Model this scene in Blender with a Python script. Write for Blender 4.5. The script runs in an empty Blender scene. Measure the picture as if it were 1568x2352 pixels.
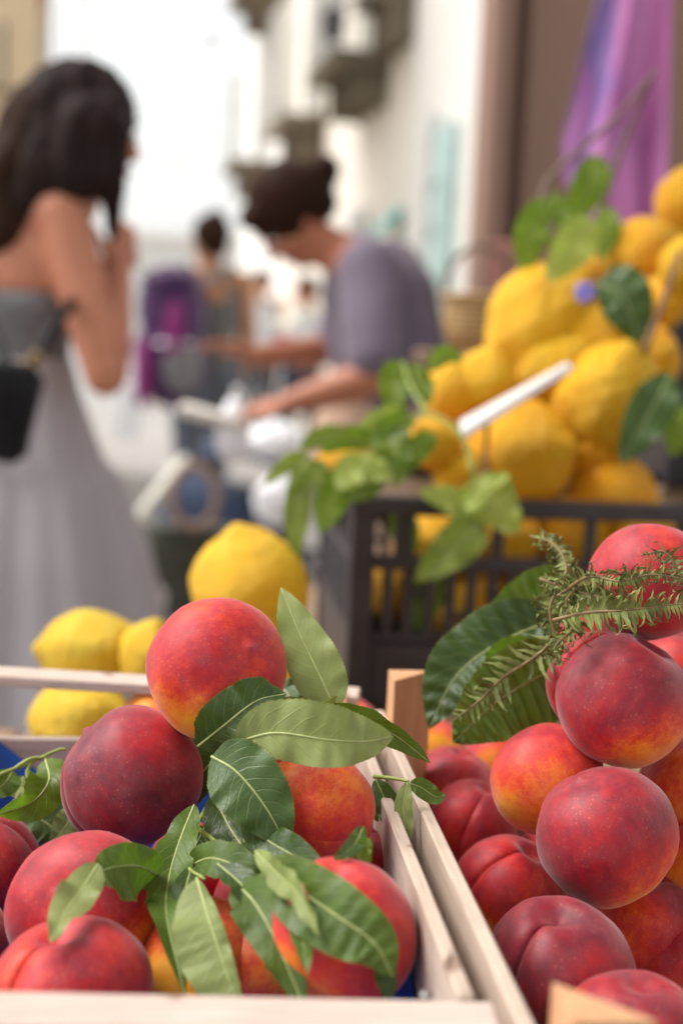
import bpy, math, random
from math import sin, cos, pi, radians, exp, atan2, sqrt
from mathutils import Vector, Matrix, Quaternion, noise
V = Vector
sc = bpy.context.scene
COL = sc.collection
RNG = random.Random(11)

# ------------------------------------------------------------------ camera
PITCH, ROLL, EYE, LENS, SENSOR = radians(7.6), radians(2.5), 1.10, 50.0, 24.0
cd = bpy.data.cameras.new('camera'); camera = bpy.data.objects.new('camera', cd); COL.objects.link(camera)
cd.sensor_fit = 'HORIZONTAL'; cd.sensor_width = SENSOR; cd.lens = LENS
cd.clip_start = 0.02; cd.clip_end = 500
CR = Matrix.Rotation(pi/2-PITCH, 3, 'X') @ Matrix.Rotation(ROLL, 3, 'Z')
camera.matrix_world = Matrix.Translation((0, 0, EYE)) @ CR.to_4x4()
cd.dof.use_dof = True; cd.dof.focus_distance = 0.775; cd.dof.aperture_fstop = 3.7; cd.dof.aperture_blades = 0
sc.camera = camera

# ------------------------------------------------------------------ sky, sun, exposure
SUN_EL, SUN_AZ = radians(54), radians(-80)          # azimuth from +Y (street) towards +X
world = bpy.data.worlds.new('World'); sc.world = world; world.use_nodes = True
wn = world.node_tree
for n in list(wn.nodes): wn.nodes.remove(n)
sky = wn.nodes.new('ShaderNodeTexSky'); sky.sky_type = 'NISHITA'; sky.sun_disc = False
sky.sun_elevation = SUN_EL; sky.sun_rotation = SUN_AZ; sky.air_density = 1.6; sky.dust_density = 2.5; sky.ozone_density = 1.0
hs = wn.nodes.new('ShaderNodeHueSaturation'); hs.inputs['Saturation'].default_value = 0.12
bg = wn.nodes.new('ShaderNodeBackground'); bg.inputs['Strength'].default_value = 0.124
wo = wn.nodes.new('ShaderNodeOutputWorld')
wn.links.new(sky.outputs['Color'], hs.inputs['Color']); wn.links.new(hs.outputs['Color'], bg.inputs['Color'])
wn.links.new(bg.outputs['Background'], wo.inputs['Surface'])
sl = bpy.data.lights.new('sun', 'SUN'); sun = bpy.data.objects.new('sun', sl); COL.objects.link(sun)
sl.energy = 1.5; sl.angle = radians(28); sl.color = (1.0, 0.955, 0.90)
sun_dir = V((sin(SUN_AZ)*cos(SUN_EL), cos(SUN_AZ)*cos(SUN_EL), sin(SUN_EL)))
sun.location = sun_dir*20; sun.rotation_euler = sun_dir.to_track_quat('Z', 'Y').to_euler()
vs = sc.view_settings
vs.view_transform = 'Standard'; vs.look = 'None'; vs.gamma = 1.0; vs.use_curve_mapping = False; vs.exposure = 1.04
sc.cycles.use_denoising = True; sc.cycles.use_adaptive_sampling = True; sc.cycles.adaptive_threshold = 0.02
sc.cycles.max_bounces = 8; sc.cycles.diffuse_bounces = 4; sc.cycles.glossy_bounces = 3; sc.cycles.transmission_bounces = 4
sc.cycles.caustics_reflective = False; sc.cycles.caustics_refractive = False

# ------------------------------------------------------------------ measuring
RT, UP, BK = CR @ V((1, 0, 0)), CR @ V((0, 1, 0)), CR @ V((0, 0, 1))
FPX = LENS/SENSOR*1568
def at(px, py, d):
    """point at depth d (metres) seen along a sight line measured on the photograph"""
    return V((0, 0, EYE)) + (-BK + RT*((px-784)/FPX) - UP*((py-1176)/FPX))*d
def cdir(r, u, t): return (RT*r + UP*u + BK*t).normalized()

# ------------------------------------------------------------------ geometry helpers
class G:
    def __init__(self): self.v = []; self.f = []
    def add(self, v, f):
        o = len(self.v); self.v += [V(p) for p in v]; self.f += [tuple(i+o for i in q) for q in f]; return self
    def box(self, c, s, rot=None, bev=0.0):
        c = V(c); hx, hy, hz = [x/2 for x in s]; b = min(bev, hx*.9, hy*.9, hz*.9)
        if b <= 0:
            vs_ = [V((sx*hx, sy*hy, sz*hz)) for sz in (-1, 1) for sy in (-1, 1) for sx in (-1, 1)]
            fs = [(0, 2, 3, 1), (4, 5, 7, 6), (0, 1, 5, 4), (2, 6, 7, 3), (0, 4, 6, 2), (1, 3, 7, 5)]
        else:
            vs_ = []; fs = []; ids = {}
            for sx in (-1, 1):
                for sy in (-1, 1):
                    for sz in (-1, 1):
                        for ax in range(3):
                            p = [sx*(hx-b), sy*(hy-b), sz*(hz-b)]; p[ax] = (sx*hx, sy*hy, sz*hz)[ax]
                            ids[(sx, sy, sz, ax)] = len(vs_); vs_.append(V(p))
            for ax in range(3):
                o1, o2 = [(1, 2), (2, 0), (0, 1)][ax]
                for s_ in (-1, 1):
                    q = []
                    for a, bb in ((-1, -1), (1, -1), (1, 1), (-1, 1)):
                        k = [0, 0, 0]; k[ax] = s_; k[o1] = a; k[o2] = bb; q.append(ids[(k[0], k[1], k[2], ax)])
                    fs.append(tuple(q if s_ > 0 else q[::-1]))
            for ax in range(3):
                o1, o2 = [(1, 2), (2, 0), (0, 1)][ax]
                for a in (-1, 1):
                    for bb in (-1, 1):
                        q = []
                        for s_, t_ in ((-1, o1), (1, o1), (1, o2), (-1, o2)):
                            k = [0, 0, 0]; k[ax] = s_; k[o1] = a; k[o2] = bb; q.append(ids[(k[0], k[1], k[2], t_)])
                        fs.append(tuple(q if a*bb < 0 else q[::-1]))
            for sx in (-1, 1):
                for sy in (-1, 1):
                    for sz in (-1, 1):
                        q = tuple(ids[(sx, sy, sz, ax)] for ax in range(3)); fs.append(q if sx*sy*sz > 0 else q[::-1])
        if rot is not None: vs_ = [rot @ p for p in vs_]
        return self.add([p+c for p in vs_], fs)
    def tube(self, pts, r, n=8, cap=True):
        pts = [V(p) for p in pts]; m = len(pts)
        rs = r if isinstance(r, (list, tuple)) else [r]*m
        vs_ = []; fs = []; prev = None
        for i, p in enumerate(pts):
            t = (pts[min(i+1, m-1)]-pts[max(i-1, 0)]).normalized()
            a = prev - t*prev.dot(t) if prev is not None else t.orthogonal()
            a.normalize(); prev = a; b = t.cross(a)
            for k in range(n):
                an = 2*pi*k/n; vs_.append(p + (a*cos(an)+b*sin(an))*rs[i])
        for i in range(m-1):
            for k in range(n):
                fs.append((i*n+k, i*n+(k+1) % n, (i+1)*n+(k+1) % n, (i+1)*n+k))
        if cap: fs += [tuple(range(n))[::-1], tuple((m-1)*n+k for k in range(n))]
        return self.add(vs_, fs)
    def rings(self, rings, cap=True):
        n = len(rings[0]); m = len(rings); vs_ = [p for r in rings for p in r]; fs = []
        for i in range(m-1):
            for k in range(n): fs.append((i*n+k, i*n+(k+1) % n, (i+1)*n+(k+1) % n, (i+1)*n+k))
        if cap: fs += [tuple(range(n))[::-1], tuple((m-1)*n+k for k in range(n))]
        return self.add(vs_, fs)
    def lathe(self, prof, c=(0, 0, 0), n=24, M=None, cap=True):
        rs = []
        for r, z in prof:
            ring = [V((r*cos(2*pi*k/n), r*sin(2*pi*k/n), z)) for k in range(n)]
            rs.append([(M @ p if M else p)+V(c) for p in ring])
        return self.rings(rs, cap)
    def ball(self, c, r, n=16, m=10, M=None):
        rr = V(r) if not isinstance(r, (int, float)) else V((r, r, r))
        rs = []
        for i in range(m+1):
            t = pi*(0.02+0.96*i/m)
            ring = [V((rr.x*sin(t)*cos(2*pi*k/n), rr.y*sin(t)*sin(2*pi*k/n), -rr.z*cos(t))) for k in range(n)]
            rs.append([(M @ p if M else p)+V(c) for p in ring])
        return self.rings(rs)
    def capsule(self, p0, r0, p1, r1, n=14):
        p0, p1 = V(p0), V(p1); self.ball(p0, r0, n, 8); self.ball(p1, r1, n, 8); return self.tube([p0, p1], [r0, r1], n)
    def prism(self, poly, h, M=None, c=(0, 0, 0)):
        n = len(poly); vs_ = [V((x, y, 0)) for x, y in poly]+[V((x, y, h)) for x, y in poly]
        fs = [tuple(range(n))[::-1], tuple(range(n, 2*n))]+[(i, (i+1) % n, n+(i+1) % n, n+i) for i in range(n)]
        return self.add([(M @ p if M else p)+V(c) for p in vs_], fs)

def spline(pts, n):
    pts = [V(p) for p in pts]
    if len(pts) == 2: return [pts[0].lerp(pts[1], i/(n-1)) for i in range(n)]
    P = [pts[0]*2-pts[1]]+pts+[pts[-1]*2-pts[-2]]; out = []; m = len(pts)-1
    for i in range(n):
        s = min(i/(n-1)*m, m-1e-6); k = int(s); t = s-k; a, b, c, d = P[k:k+4]
        out.append(0.5*((2*b)+(c-a)*t+(2*a-5*b+4*c-d)*t*t+(3*b-a-3*c+d)*t**3))
    return out

def chain_matrix(o):
    M = Matrix.Identity(4)
    while o is not None: M = o.matrix_basis @ M; o = o.parent
    return M
def tag(o, label=None, cat=None, group=None, kind=None):
    for k, x in (('label', label), ('category', cat), ('group', group), ('kind', kind)):
        if x: o[k] = x
    return o
def empty(name, loc, label=None, cat=None, group=None, rz=0.0, parent=None):
    o = bpy.data.objects.new(name, None); COL.objects.link(o); o.location = loc; o.rotation_euler = (0, 0, rz)
    o.matrix_basis = Matrix.Translation(V(loc)) @ Matrix.Rotation(rz, 4, 'Z'); o.empty_display_size = 0.05
    return tag(o, label, cat, group)
def mk(name, g, mat, parent=None, smooth=True, world=True, sharp=None, uv=None):
    """link a mesh; with world=True the geometry is given in world coordinates"""
    me = bpy.data.meshes.new(name); vs_ = g.v
    if parent is not None and world:
        Mi = chain_matrix(parent).inverted(); vs_ = [Mi @ p for p in vs_]
    me.from_pydata([tuple(p) for p in vs_], [], g.f); me.update()
    if smooth:
        me.polygons.foreach_set('use_smooth', [True]*len(me.polygons))
        if sharp: me.set_sharp_from_angle(angle=radians(sharp))
    if uv:
        l = me.uv_layers.new(name='UVMap')
        for lp in me.loops: l.data[lp.index].uv = uv[lp.vertex_index]
    me.materials.append(mat)
    o = bpy.data.objects.new(name, me); COL.objects.link(o)
    if parent is not None: o.parent = parent
    return o
def remeshed(name, g, mat, parent, voxel=0.009, smooth=6, bumps=None):
    """merge overlapping closed shapes into one continuous skin"""
    o = mk(name, g, mat, parent)
    m = o.modifiers.new('r', 'REMESH'); m.mode = 'VOXEL'; m.voxel_size = voxel
    s = o.modifiers.new('s', 'SMOOTH'); s.iterations = smooth; s.factor = 0.5
    dg = bpy.context.evaluated_depsgraph_get(); ev = o.evaluated_get(dg)
    me = bpy.data.meshes.new_from_object(ev); me.name = name
    o.modifiers.clear(); old = o.data; o.data = me; bpy.data.meshes.remove(old)
    if bumps:
        for v in me.vertices: v.co += v.normal*bumps(v.co)
    me.polygons.foreach_set('use_smooth', [True]*len(me.polygons))
    if not me.materials: me.materials.append(mat)
    return o
def copy_tree(o, parent=None):
    c = o.copy(); COL.objects.link(c); c.parent = parent
    for ch in list(o.children): copy_tree(ch, c)
    return c

# ------------------------------------------------------------------ materials
class Mt:
    def __init__(self, name):
        self.m = bpy.data.materials.new(name); self.m.use_nodes = True; self.t = self.m.node_tree
        self.b = self.t.nodes['Principled BSDF']; self.out = self.t.nodes['Material Output']
    def n(self, typ, props=None, **ins):
        x = self.t.nodes.new(typ)
        for k, v in (props or {}).items(): setattr(x, k, v)
        for k, v in ins.items():
            key = int(k[1:]) if k[0] == '_' else k.replace('_', ' ')
            self.set(x.inputs[key], v)
        return x
    def set(self, sock, v):
        if isinstance(v, bpy.types.NodeSocket): self.t.links.new(v, sock)
        elif isinstance(v, bpy.types.Node): self.t.links.new(v.outputs[0], sock)
        else:
            if isinstance(v, tuple) and len(v) == 3 and len(getattr(sock, 'default_value', ())) == 4: v = v+(1,)
            sock.default_value = v
    def bs(self, **k):
        for a, v in k.items(): self.set(self.b.inputs[a.replace('_', ' ')], v)
        return self
    def co(self): return self.n('ShaderNodeTexCoord').outputs['Object']
    def math(self, op, a, b=0.0, clamp=False):
        return self.n('ShaderNodeMath', {'operation': op, 'use_clamp': clamp}, _0=a, _1=b).outputs[0]
    def noise(self, vec, scale, detail=3.0, rough=0.55, dist=0.0):
        return self.n('ShaderNodeTexNoise', None, Vector=vec, Scale=scale, Detail=detail, Roughness=rough, Distortion=dist).outputs[0]
    def mix(self, f, a, b, blend='MIX'):
        x = self.n('ShaderNodeMix', {'data_type': 'RGBA', 'blend_type': blend})
        self.set(x.inputs[0], f); self.set(x.inputs[6], a); self.set(x.inputs[7], b); return x.outputs[2]
    def ramp(self, f, stops):
        x = self.n('ShaderNodeValToRGB', None, Fac=f); e = x.color_ramp.elements
        while len(e) < len(stops): e.new(0.5)
        for el, (p, c) in zip(e, stops): el.position = p; el.color = (c+(1,)) if len(c) == 3 else c
        return x.outputs[0]
    def rng(self, v, a, b, c=0.0, d=1.0, smooth=False):
        x = self.n('ShaderNodeMapRange', {'interpolation_type': 'SMOOTHSTEP' if smooth else 'LINEAR'}, Value=v)
        for i, k in enumerate((a, b, c, d)): x.inputs[i+1].default_value = k
        return x.outputs[0]
    def mapping(self, vec, scale): return self.n('ShaderNodeMapping', None, Vector=vec, Scale=scale).outputs[0]
    def bump(self, h, s, d=0.001):
        x = self.n('ShaderNodeBump', None, Height=h, Strength=s, Distance=d); self.set(self.b.inputs['Normal'], x.outputs[0]); return self
    def attr(self, name): return self.n('ShaderNodeAttribute', {'attribute_type': 'OBJECT', 'attribute_name': name})

def simple(name, col, rough=0.6, var=0.12, scale=30.0, bump=0.0, bd=0.001, **k):
    m = Mt(name); c = m.co(); nz = m.noise(c, scale, 5)
    a = tuple(max(0, x*(1-var)) for x in col); b = tuple(min(1, x*(1+var)) for x in col)
    m.bs(Base_Color=m.mix(m.rng(nz, .3, .7), a, b), Roughness=rough, **k)
    if bump: m.bump(m.noise(c, scale*2.5, 4), bump, bd)
    return m.m

def mat_peach():
    m = Mt('peach_skin'); c = m.co(); rnd = m.n('ShaderNodeObjectInfo').outputs['Random']
    off = m.math('MULTIPLY', rnd, 40.0); oc = m.n('ShaderNodeVectorMath', {'operation': 'ADD'}, _0=c, _1=off).outputs[0]
    tone = m.attr('tone').outputs['Fac']; patch = m.attr('patch').outputs['Fac']; pd = m.attr('patch_dir').outputs['Vector']
    low = m.noise(oc, 1.5, 4, .62); mid = m.noise(oc, 5.5, 6, .7)
    streak = m.noise(m.mapping(oc, (9, 9, 1.6)), 1.0, 5, .65); fine = m.noise(oc, 36, 3, .75)
    dot = m.n('ShaderNodeVectorMath', {'operation': 'DOT_PRODUCT'}, _0=c, _1=pd).outputs['Value']
    edge = m.math('ADD', dot, m.math('MULTIPLY', m.math('SUBTRACT', mid, .5), .7))
    p = m.math('MULTIPLY', m.rng(edge, .36, 1.05, smooth=True), patch)
    t = m.math('ADD', tone, m.math('MULTIPLY', m.math('SUBTRACT', low, .5), .80))
    t = m.math('ADD', t, m.math('MULTIPLY', m.math('SUBTRACT', mid, .5), .30))
    t = m.math('ADD', t, m.math('MULTIPLY', m.math('SUBTRACT', streak, .5), .30))
    t = m.math('ADD', t, m.math('MULTIPLY', m.math('SUBTRACT', fine, .5), .36))
    t = m.math('ADD', m.math('SUBTRACT', t, p), .07)
    col = m.ramp(t, [(0.0, (.84, .36, .022)), (.20, (.80, .19, .014)), (.38, (.66, .045, .014)), (.56, (.46, .013, .020)), (.76, (.27, .013, .026)), (1.0, (.12, .010, .022))])
    vo = m.n('ShaderNodeTexVoronoi', None, Vector=oc, Scale=13.0)
    vo.inputs['Randomness'].default_value = 1.0
    wob = m.noise(oc, 14, 2)
    sp = m.math('MULTIPLY', m.rng(m.math('ADD', vo.outputs['Distance'], m.math('MULTIPLY', wob, .10)), .29, .20), m.rng(m.noise(oc, 2.6, 2), .40, .66))
    col = m.mix(m.math('MULTIPLY', sp, .16), col, (.82, .42, .25))
    bloom = m.math('MULTIPLY', m.rng(m.noise(oc, 2.6, 5, .6), .42, .75), m.rng(m.noise(oc, 55, 3, .8), .3, .7))
    col = m.mix(m.math('MULTIPLY', bloom, .24), col, (.50, .27, .28))
    m.bs(Base_Color=col, Roughness=m.rng(low, .3, .7, .44, .58), Sheen_Weight=.30, Sheen_Roughness=.38, Sheen_Tint=(1.0, .86, .86), Specular_IOR_Level=.34)
    m.bump(m.math('ADD', m.noise(oc, 90, 3), m.math('MULTIPLY', mid, .6)), .10, .02)
    return m.m
def mat_lemon():
    m = Mt('lemon_rind'); c = m.co(); rnd = m.n('ShaderNodeObjectInfo').outputs['Random']
    oc = m.n('ShaderNodeVectorMath', {'operation': 'ADD'}, _0=c, _1=m.math('MULTIPLY', rnd, 40.0)).outputs[0]
    tone = m.attr('tone').outputs['Fac']; low = m.noise(oc, 1.4, 4); pores = m.n('ShaderNodeTexVoronoi', None, Vector=oc, Scale=24.0).outputs['Distance']
    t = m.math('ADD', m.math('ADD', tone, -.04), m.math('MULTIPLY', m.math('SUBTRACT', low, .5), .7))
    col = m.ramp(t, [(0.0, (.84, .60, .05)), (.4, (.88, .49, .010)), (.75, (.88, .38, .004)), (1.0, (.80, .28, .008))])
    col = m.mix(m.math('MULTIPLY', m.rng(m.noise(oc, 4, 4), .58, .75), .25), col, (.55, .42, .05))
    m.bs(Base_Color=col, Roughness=.40, Specular_IOR_Level=.32, Coat_Weight=.06, Coat_Roughness=.25)
    m.bump(m.math('ADD', m.math('MULTIPLY', pores, -.10), m.math('ADD', m.math('MULTIPLY', m.noise(oc, 9, 4), .4), m.math('MULTIPLY', m.noise(oc, 24, 2), .8))), .5, .05)
    return m.m
def mat_leaf(name, top, under, vein, gloss=.38, trans=.28, veins=11.0, blemish=.2):
    m = Mt(name); uv = m.n('ShaderNodeTexCoord').outputs['UV']; c = m.co()
    s = m.n('ShaderNodeSeparateXYZ', None, Vector=uv); u = s.outputs[0]; t = s.outputs[1]
    au = m.math('ABSOLUTE', u); rnd = m.n('ShaderNodeObjectInfo').outputs['Random']
    ph = m.math('SUBTRACT', m.math('MULTIPLY', t, veins), m.math('MULTIPLY', m.math('POWER', au, 1.25), 2.0))
    ph = m.math('ADD', ph, m.math('MULTIPLY', m.noise(c, 60, 2), .5))
    saw = m.math('ABSOLUTE', m.math('SUBTRACT', m.math('FRACT', ph), .5))
    line = m.math('MULTIPLY', m.rng(saw, .075, .0), m.rng(au, 1.0, .55))
    net = m.n('ShaderNodeTexVoronoi', {'feature': 'DISTANCE_TO_EDGE'}, Vector=c, Scale=420.0).outputs['Distance']
    netl = m.rng(net, .07, .0)
    mott = m.noise(c, 45, 5); back = m.n('ShaderNodeNewGeometry').outputs['Backfacing']
    va = m.rng(rnd, 0, 1, .75, 1.25)
    tc = m.mix(m.rng(mott, .3, .7), tuple(x*.72 for x in top), tuple(min(1, x*1.28) for x in top))
    tc = m.mix(1.0, tc, m.n('ShaderNodeCombineXYZ', None, X=va, Y=va, Z=va).outputs[0], 'MULTIPLY')
    uc = m.mix(m.rng(mott, .3, .7), tuple(x*.85 for x in under), tuple(min(1, x*1.12) for x in under))
    col = m.mix(back, tc, uc)
    col = m.mix(m.math('MULTIPLY', line, .30), col, vein); col = m.mix(m.math('MULTIPLY', netl, .10), col, vein)
    col = m.mix(m.math('MULTIPLY', m.rng(m.noise(c, 130, 3), .70, .76), blemish), col, (.25, .13, .03))
    col = m.mix(m.math('MULTIPLY', m.rng(au, .93, 1.0), .35), col, (.22, .22, .04))
    m.bs(Base_Color=col, Roughness=m.rng(mott, .3, .7, gloss-.05, gloss+.12), Specular_IOR_Level=.36)
    m.bump(m.math('ADD', m.math('ADD', m.math('MULTIPLY', line, -1.0), m.math('MULTIPLY', netl, -.25)), m.math('MULTIPLY', mott, .5)), .38, .0008)
    tr = m.n('ShaderNodeBsdfTranslucent', None, Color=m.mix(.5, col, (.20, .42, .02)))
    mx = m.n('ShaderNodeMixShader', None, Fac=trans); m.t.links.new(m.b.outputs[0], mx.inputs[1]); m.t.links.new(tr.outputs[0], mx.inputs[2])
    m.t.links.new(mx.outputs[0], m.out.inputs['Surface']); return m.m
def mat_wood(name, a, b, axis, rough=.72):
    m = Mt(name); rnd = m.n('ShaderNodeObjectInfo').outputs['Random']; c = m.co()
    oc = m.n('ShaderNodeVectorMath', {'operation': 'ADD'}, _0=c, _1=m.math('MULTIPLY', rnd, 9.0)).outputs[0]
    sc_ = [160, 160, 160]; sc_[axis] = 7
    g = m.noise(m.mapping(oc, tuple(sc_)), 1.0, 5, .6); g2 = m.noise(m.mapping(oc, tuple(x*3 for x in sc_)), 1.0, 3, .6)
    blot = m.noise(oc, 22, 4)
    f = m.math('ADD', m.math('MULTIPLY', m.rng(g, .32, .68), .6), m.math('MULTIPLY', m.rng(blot, .3, .7), .4))
    col = m.mix(f, a, b); col = m.mix(m.math('MULTIPLY', m.rng(g2, .56, .70), .5), col, tuple(x*.5 for x in a))
    kn = m.noise(oc, 34, 2); col = m.mix(m.math('MULTIPLY', m.rng(kn, .67, .73), .6), col, (.16, .075, .035))
    m.bs(Base_Color=col, Roughness=rough, Specular_IOR_Level=.25); m.bump(m.math('ADD', g2, m.math('MULTIPLY', g, .8)), .35, .0006); return m.m
def mat_cloth(name, col, col2=None, kind='plain', scale=120.0, axis=2, rough=.85):
    m = Mt(name); c = m.co(); col2 = col2 or tuple(x*.7 for x in col)
    if kind == 'check':
        s = m.n('ShaderNodeSeparateXYZ', None, Vector=c)
        a = m.math('SINE', m.math('MULTIPLY', m.math('ADD', s.outputs[0], s.outputs[1]), scale)); b = m.math('SINE', m.math('MULTIPLY', s.outputs[2], scale))
        f = m.rng(m.math('MAXIMUM', a, b), .55, .75)
    elif kind == 'stripe':
        s = m.n('ShaderNodeSeparateXYZ', None, Vector=c); f = m.rng(m.math('SINE', m.math('MULTIPLY', s.outputs[axis], scale)), -.2, .3)
    else: f = m.rng(m.noise(c, scale, 4), .35, .65)
    m.bs(Base_Color=m.mix(f, col, col2), Roughness=rough, Sheen_Weight=.15, Specular_IOR_Level=.2)
    m.bump(m.noise(c, 500, 2), .2, .0006); return m.m
def mat_plaster(name, col, rough=.9, dirt=.25):
    m = Mt(name); c = m.co(); a = m.noise(c, 1.3, 6, .65); b = m.noise(m.mapping(c, (5, 5, .6)), 1.0, 5, .6); d = m.noise(c, 40, 4)
    col_ = m.mix(m.math('MULTIPLY', m.rng(a, .35, .7), dirt), col, tuple(x*.72 for x in col))
    col_ = m.mix(m.math('MULTIPLY', m.rng(b, .5, .75), dirt), col_, tuple(x*.6 for x in col))
    m.bs(Base_Color=col_, Roughness=rough, Specular_IOR_Level=.2); m.bump(m.math('ADD', d, a), .4, .004); return m.m
def mat_scarf():
    m = Mt('tie_dye_cloth'); c = m.co(); a = m.noise(m.mapping(c, (5.5, 5.5, 1.8)), 1.0, 3, .5, .6); b = m.noise(m.mapping(c, (9, 9, 4)), 1.0, 2)
    s = m.n('ShaderNodeSeparateXYZ', None, Vector=c); k = m.math('ADD', m.math('MULTIPLY', s.outputs[0], 2.6), m.math('MULTIPLY', m.math('SUBTRACT', a, .5), 1.3))
    col = m.ramp(m.math('ADD', k, .5), [(0.0, (.56, .40, .55)), (.14, (.45, .28, .48)), (.26, (.15, .09, .30)), (.40, (.34, .09, .27)), (.65, (.52, .16, .40)), (.88, (.74, .24, .52)), (1.0, (.52, .34, .56))])
    m.bs(Base_Color=m.mix(m.rng(b, .45, .75, 0, .35), col, (.45, .30, .52)), Roughness=.8, Sheen_Weight=.2); return m.m
def mat_wicker():
    m = Mt('wicker'); c = m.co(); w = m.n('ShaderNodeTexWave', {'bands_direction': 'Z'}, Vector=c, Scale=26.0, Distortion=2.0, Detail=2.0)
    m.bs(Base_Color=m.mix(w.outputs['Fac'], (.30, .16, .05), (.62, .40, .17)), Roughness=.6); m.bump(w.outputs['Fac'], .6, .006); return m.m
def mat_paving():
    m = Mt('street_stone'); c = m.co(); b = m.n('ShaderNodeTexBrick', None, Vector=c, Scale=1.0, Color1=(.36, .34, .32), Color2=(.29, .275, .26), Mortar=(.13, .12, .11))
    b.inputs['Mortar Size'].default_value = .012; b.inputs['Brick Width'].default_value = .5; b.inputs['Row Height'].default_value = .3
    col = m.mix(m.rng(m.noise(c, 3, 6), .3, .7), b.outputs[0], m.mix(.5, b.outputs[0], (.30, .28, .26)))
    m.bs(Base_Color=col, Roughness=.65); m.bump(m.math('ADD', m.noise(c, 25, 5), m.math('MULTIPLY', b.outputs['Fac'], -2.0)), .4, .006); return m.m

M = {}
M['peach'] = mat_peach(); M['lemon'] = mat_lemon()
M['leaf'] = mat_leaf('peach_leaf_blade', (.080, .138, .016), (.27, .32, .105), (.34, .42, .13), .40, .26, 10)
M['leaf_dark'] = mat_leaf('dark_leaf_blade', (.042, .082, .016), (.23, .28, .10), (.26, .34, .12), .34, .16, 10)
M['leaf_broad'] = mat_leaf('broad_leaf_blade', (.095, .170, .026), (.18, .28, .08), (.12, .21, .06), .26, .15, 13)
M['leaf_lemon'] = mat_leaf('lemon_leaf_blade', (.135, .215, .010), (.42, .49, .10), (.36, .44, .12), .30, .45, 9)
M['leaf_olive'] = mat_leaf('olive_leaf_blade', (.20, .25, .035), (.42, .46, .13), (.42, .46, .18), .34, .35, 9)
M['midrib'] = simple('leaf_midrib', (.40, .45, .17), .5, .15, 200)
M['stem'] = simple('green_stem', (.30, .36, .08), .55, .3, 90, .3)
M['twig'] = simple('brown_twig', (.16, .10, .075), .75, .35, 120, .5)
M['fern'] = simple('dry_fern', (.17, .19, .045), .62, .5, 70)
M['fern_stem'] = simple('fern_stem', (.22, .15, .06), .65, .3, 90)
M['wood_y'] = mat_wood('pale_poplar_long', (.46, .35, .275), (.62, .50, .41), 1)
M['wood_x'] = mat_wood('pale_poplar_cross', (.50, .38, .32), (.62, .505, .44), 0)
M['wood_z'] = mat_wood('orange_poplar_post', (.52, .25, .12), (.68, .40, .22), 2)
M['table'] = mat_wood('table_plank', (.20, .13, .08), (.34, .23, .14), 1)
M['black_plastic'] = simple('black_crate_plastic', (.028, .022, .025), .42, .35, 25, .15)
M['blue'] = simple('blue_tray_plastic', (.008, .085, .42), .26, .2, 40, .1, Subsurface_Weight=0.0)
M['nail'] = simple('steel_nail', (.33, .30, .29), .4, .2, 300, Metallic=.9)
M['skin_a'] = simple('reddish_skin', (.50, .19, .105), .5, .10, 14)  # even reddish skin tone with slight random variation
M['skin_b'] = simple('tanned_skin', (.43, .155, .08), .5, .10, 14)
M['skin_c'] = simple('brown_skin', (.40, .17, .075), .5, .10, 14)
M['lip'] = simple('lip_skin', (.40, .10, .09), .45)
M['eye'] = simple('eye_white', (.75, .72, .70), .25)
M['iris'] = simple('eye_iris', (.03, .018, .012), .2)
def mat_hair(name, a, b):
    m = Mt(name); c = m.co(); g = m.noise(m.mapping(c, (90, 90, 7)), 1.0, 4, .6, .4)
    m.bs(Base_Color=m.mix(m.rng(g, .3, .7), a, b), Roughness=.6, Specular_IOR_Level=.05); m.bump(g, .6, .004); return m.m
M['hair_black'] = mat_hair('black_brown_hair', (.008, .006, .008), (.036, .021, .016))
M['hair_brown'] = mat_hair('dark_brown_hair', (.012, .006, .004), (.045, .02, .011))
M['dress'] = mat_cloth('grey_stripe_jersey', (.385, .35, .365), (.43, .39, .405), 'stripe', 500, 0)
M['bodice'] = mat_cloth('charcoal_stripe_jersey', (.15, .142, .148), (.22, .208, .215), 'stripe', 420, 2)
M['shirt'] = mat_cloth('checked_mauve_cotton', (.195, .150, .190), (.085, .070, .105), 'check', 620)
M['apron'] = mat_cloth('tan_cotton', (.55, .37, .26), None, 'plain', 60)
M['tank'] = mat_cloth('grey_cotton', (.13, .125, .12), None, 'plain', 60)
M['trouser'] = mat_cloth('slate_denim', (.115, .125, .155), None, 'plain', 80)
M['purple'] = mat_cloth('purple_nylon', (.085, .025, .10), (.04, .015, .06), 'plain', 14, rough=.45)
M['magenta'] = mat_cloth('magenta_nylon', (.26, .025, .16), None, 'plain', 20, rough=.5)
M['grey_nylon'] = mat_cloth('grey_nylon', (.20, .19, .19), None, 'plain', 20, rough=.5)
M['black_leather'] = simple('black_leather', (.007, .007, .009), .55, .3, 60, .3, Specular_IOR_Level=.2)
M['gold'] = simple('brass_ring', (.40, .27, .14), .45, .1, 60, Metallic=1.0)
M['navy'] = mat_cloth('navy_canvas', (.035, .05, .095), None, 'plain', 30)
M['olive'] = mat_cloth('olive_canvas', (.055, .056, .040), None, 'plain', 30)
M['cream'] = mat_cloth('cream_canvas', (.78, .76, .66), None, 'plain', 30)
M['tan'] = simple('tan_leather', (.25, .155, .105), .5, .15, 40)
M['chrome'] = simple('chrome', (.8, .8, .82), .12, .05, 20, Metallic=1.0)
M['rubber'] = simple('black_rubber', (.02, .02, .02), .7)
M['white_plastic'] = simple('white_plastic', (.82, .82, .83), .35, .05, 20)
M['white_bag'] = simple('white_bag_film', (.85, .84, .85), .3, .06, 20, .3, .004)
M['pink'] = simple('pink_print', (.75, .18, .36), .5, .2, 10)
M['lilac'] = simple('lilac_print', (.40, .42, .66), .5, .2, 10)
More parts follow.
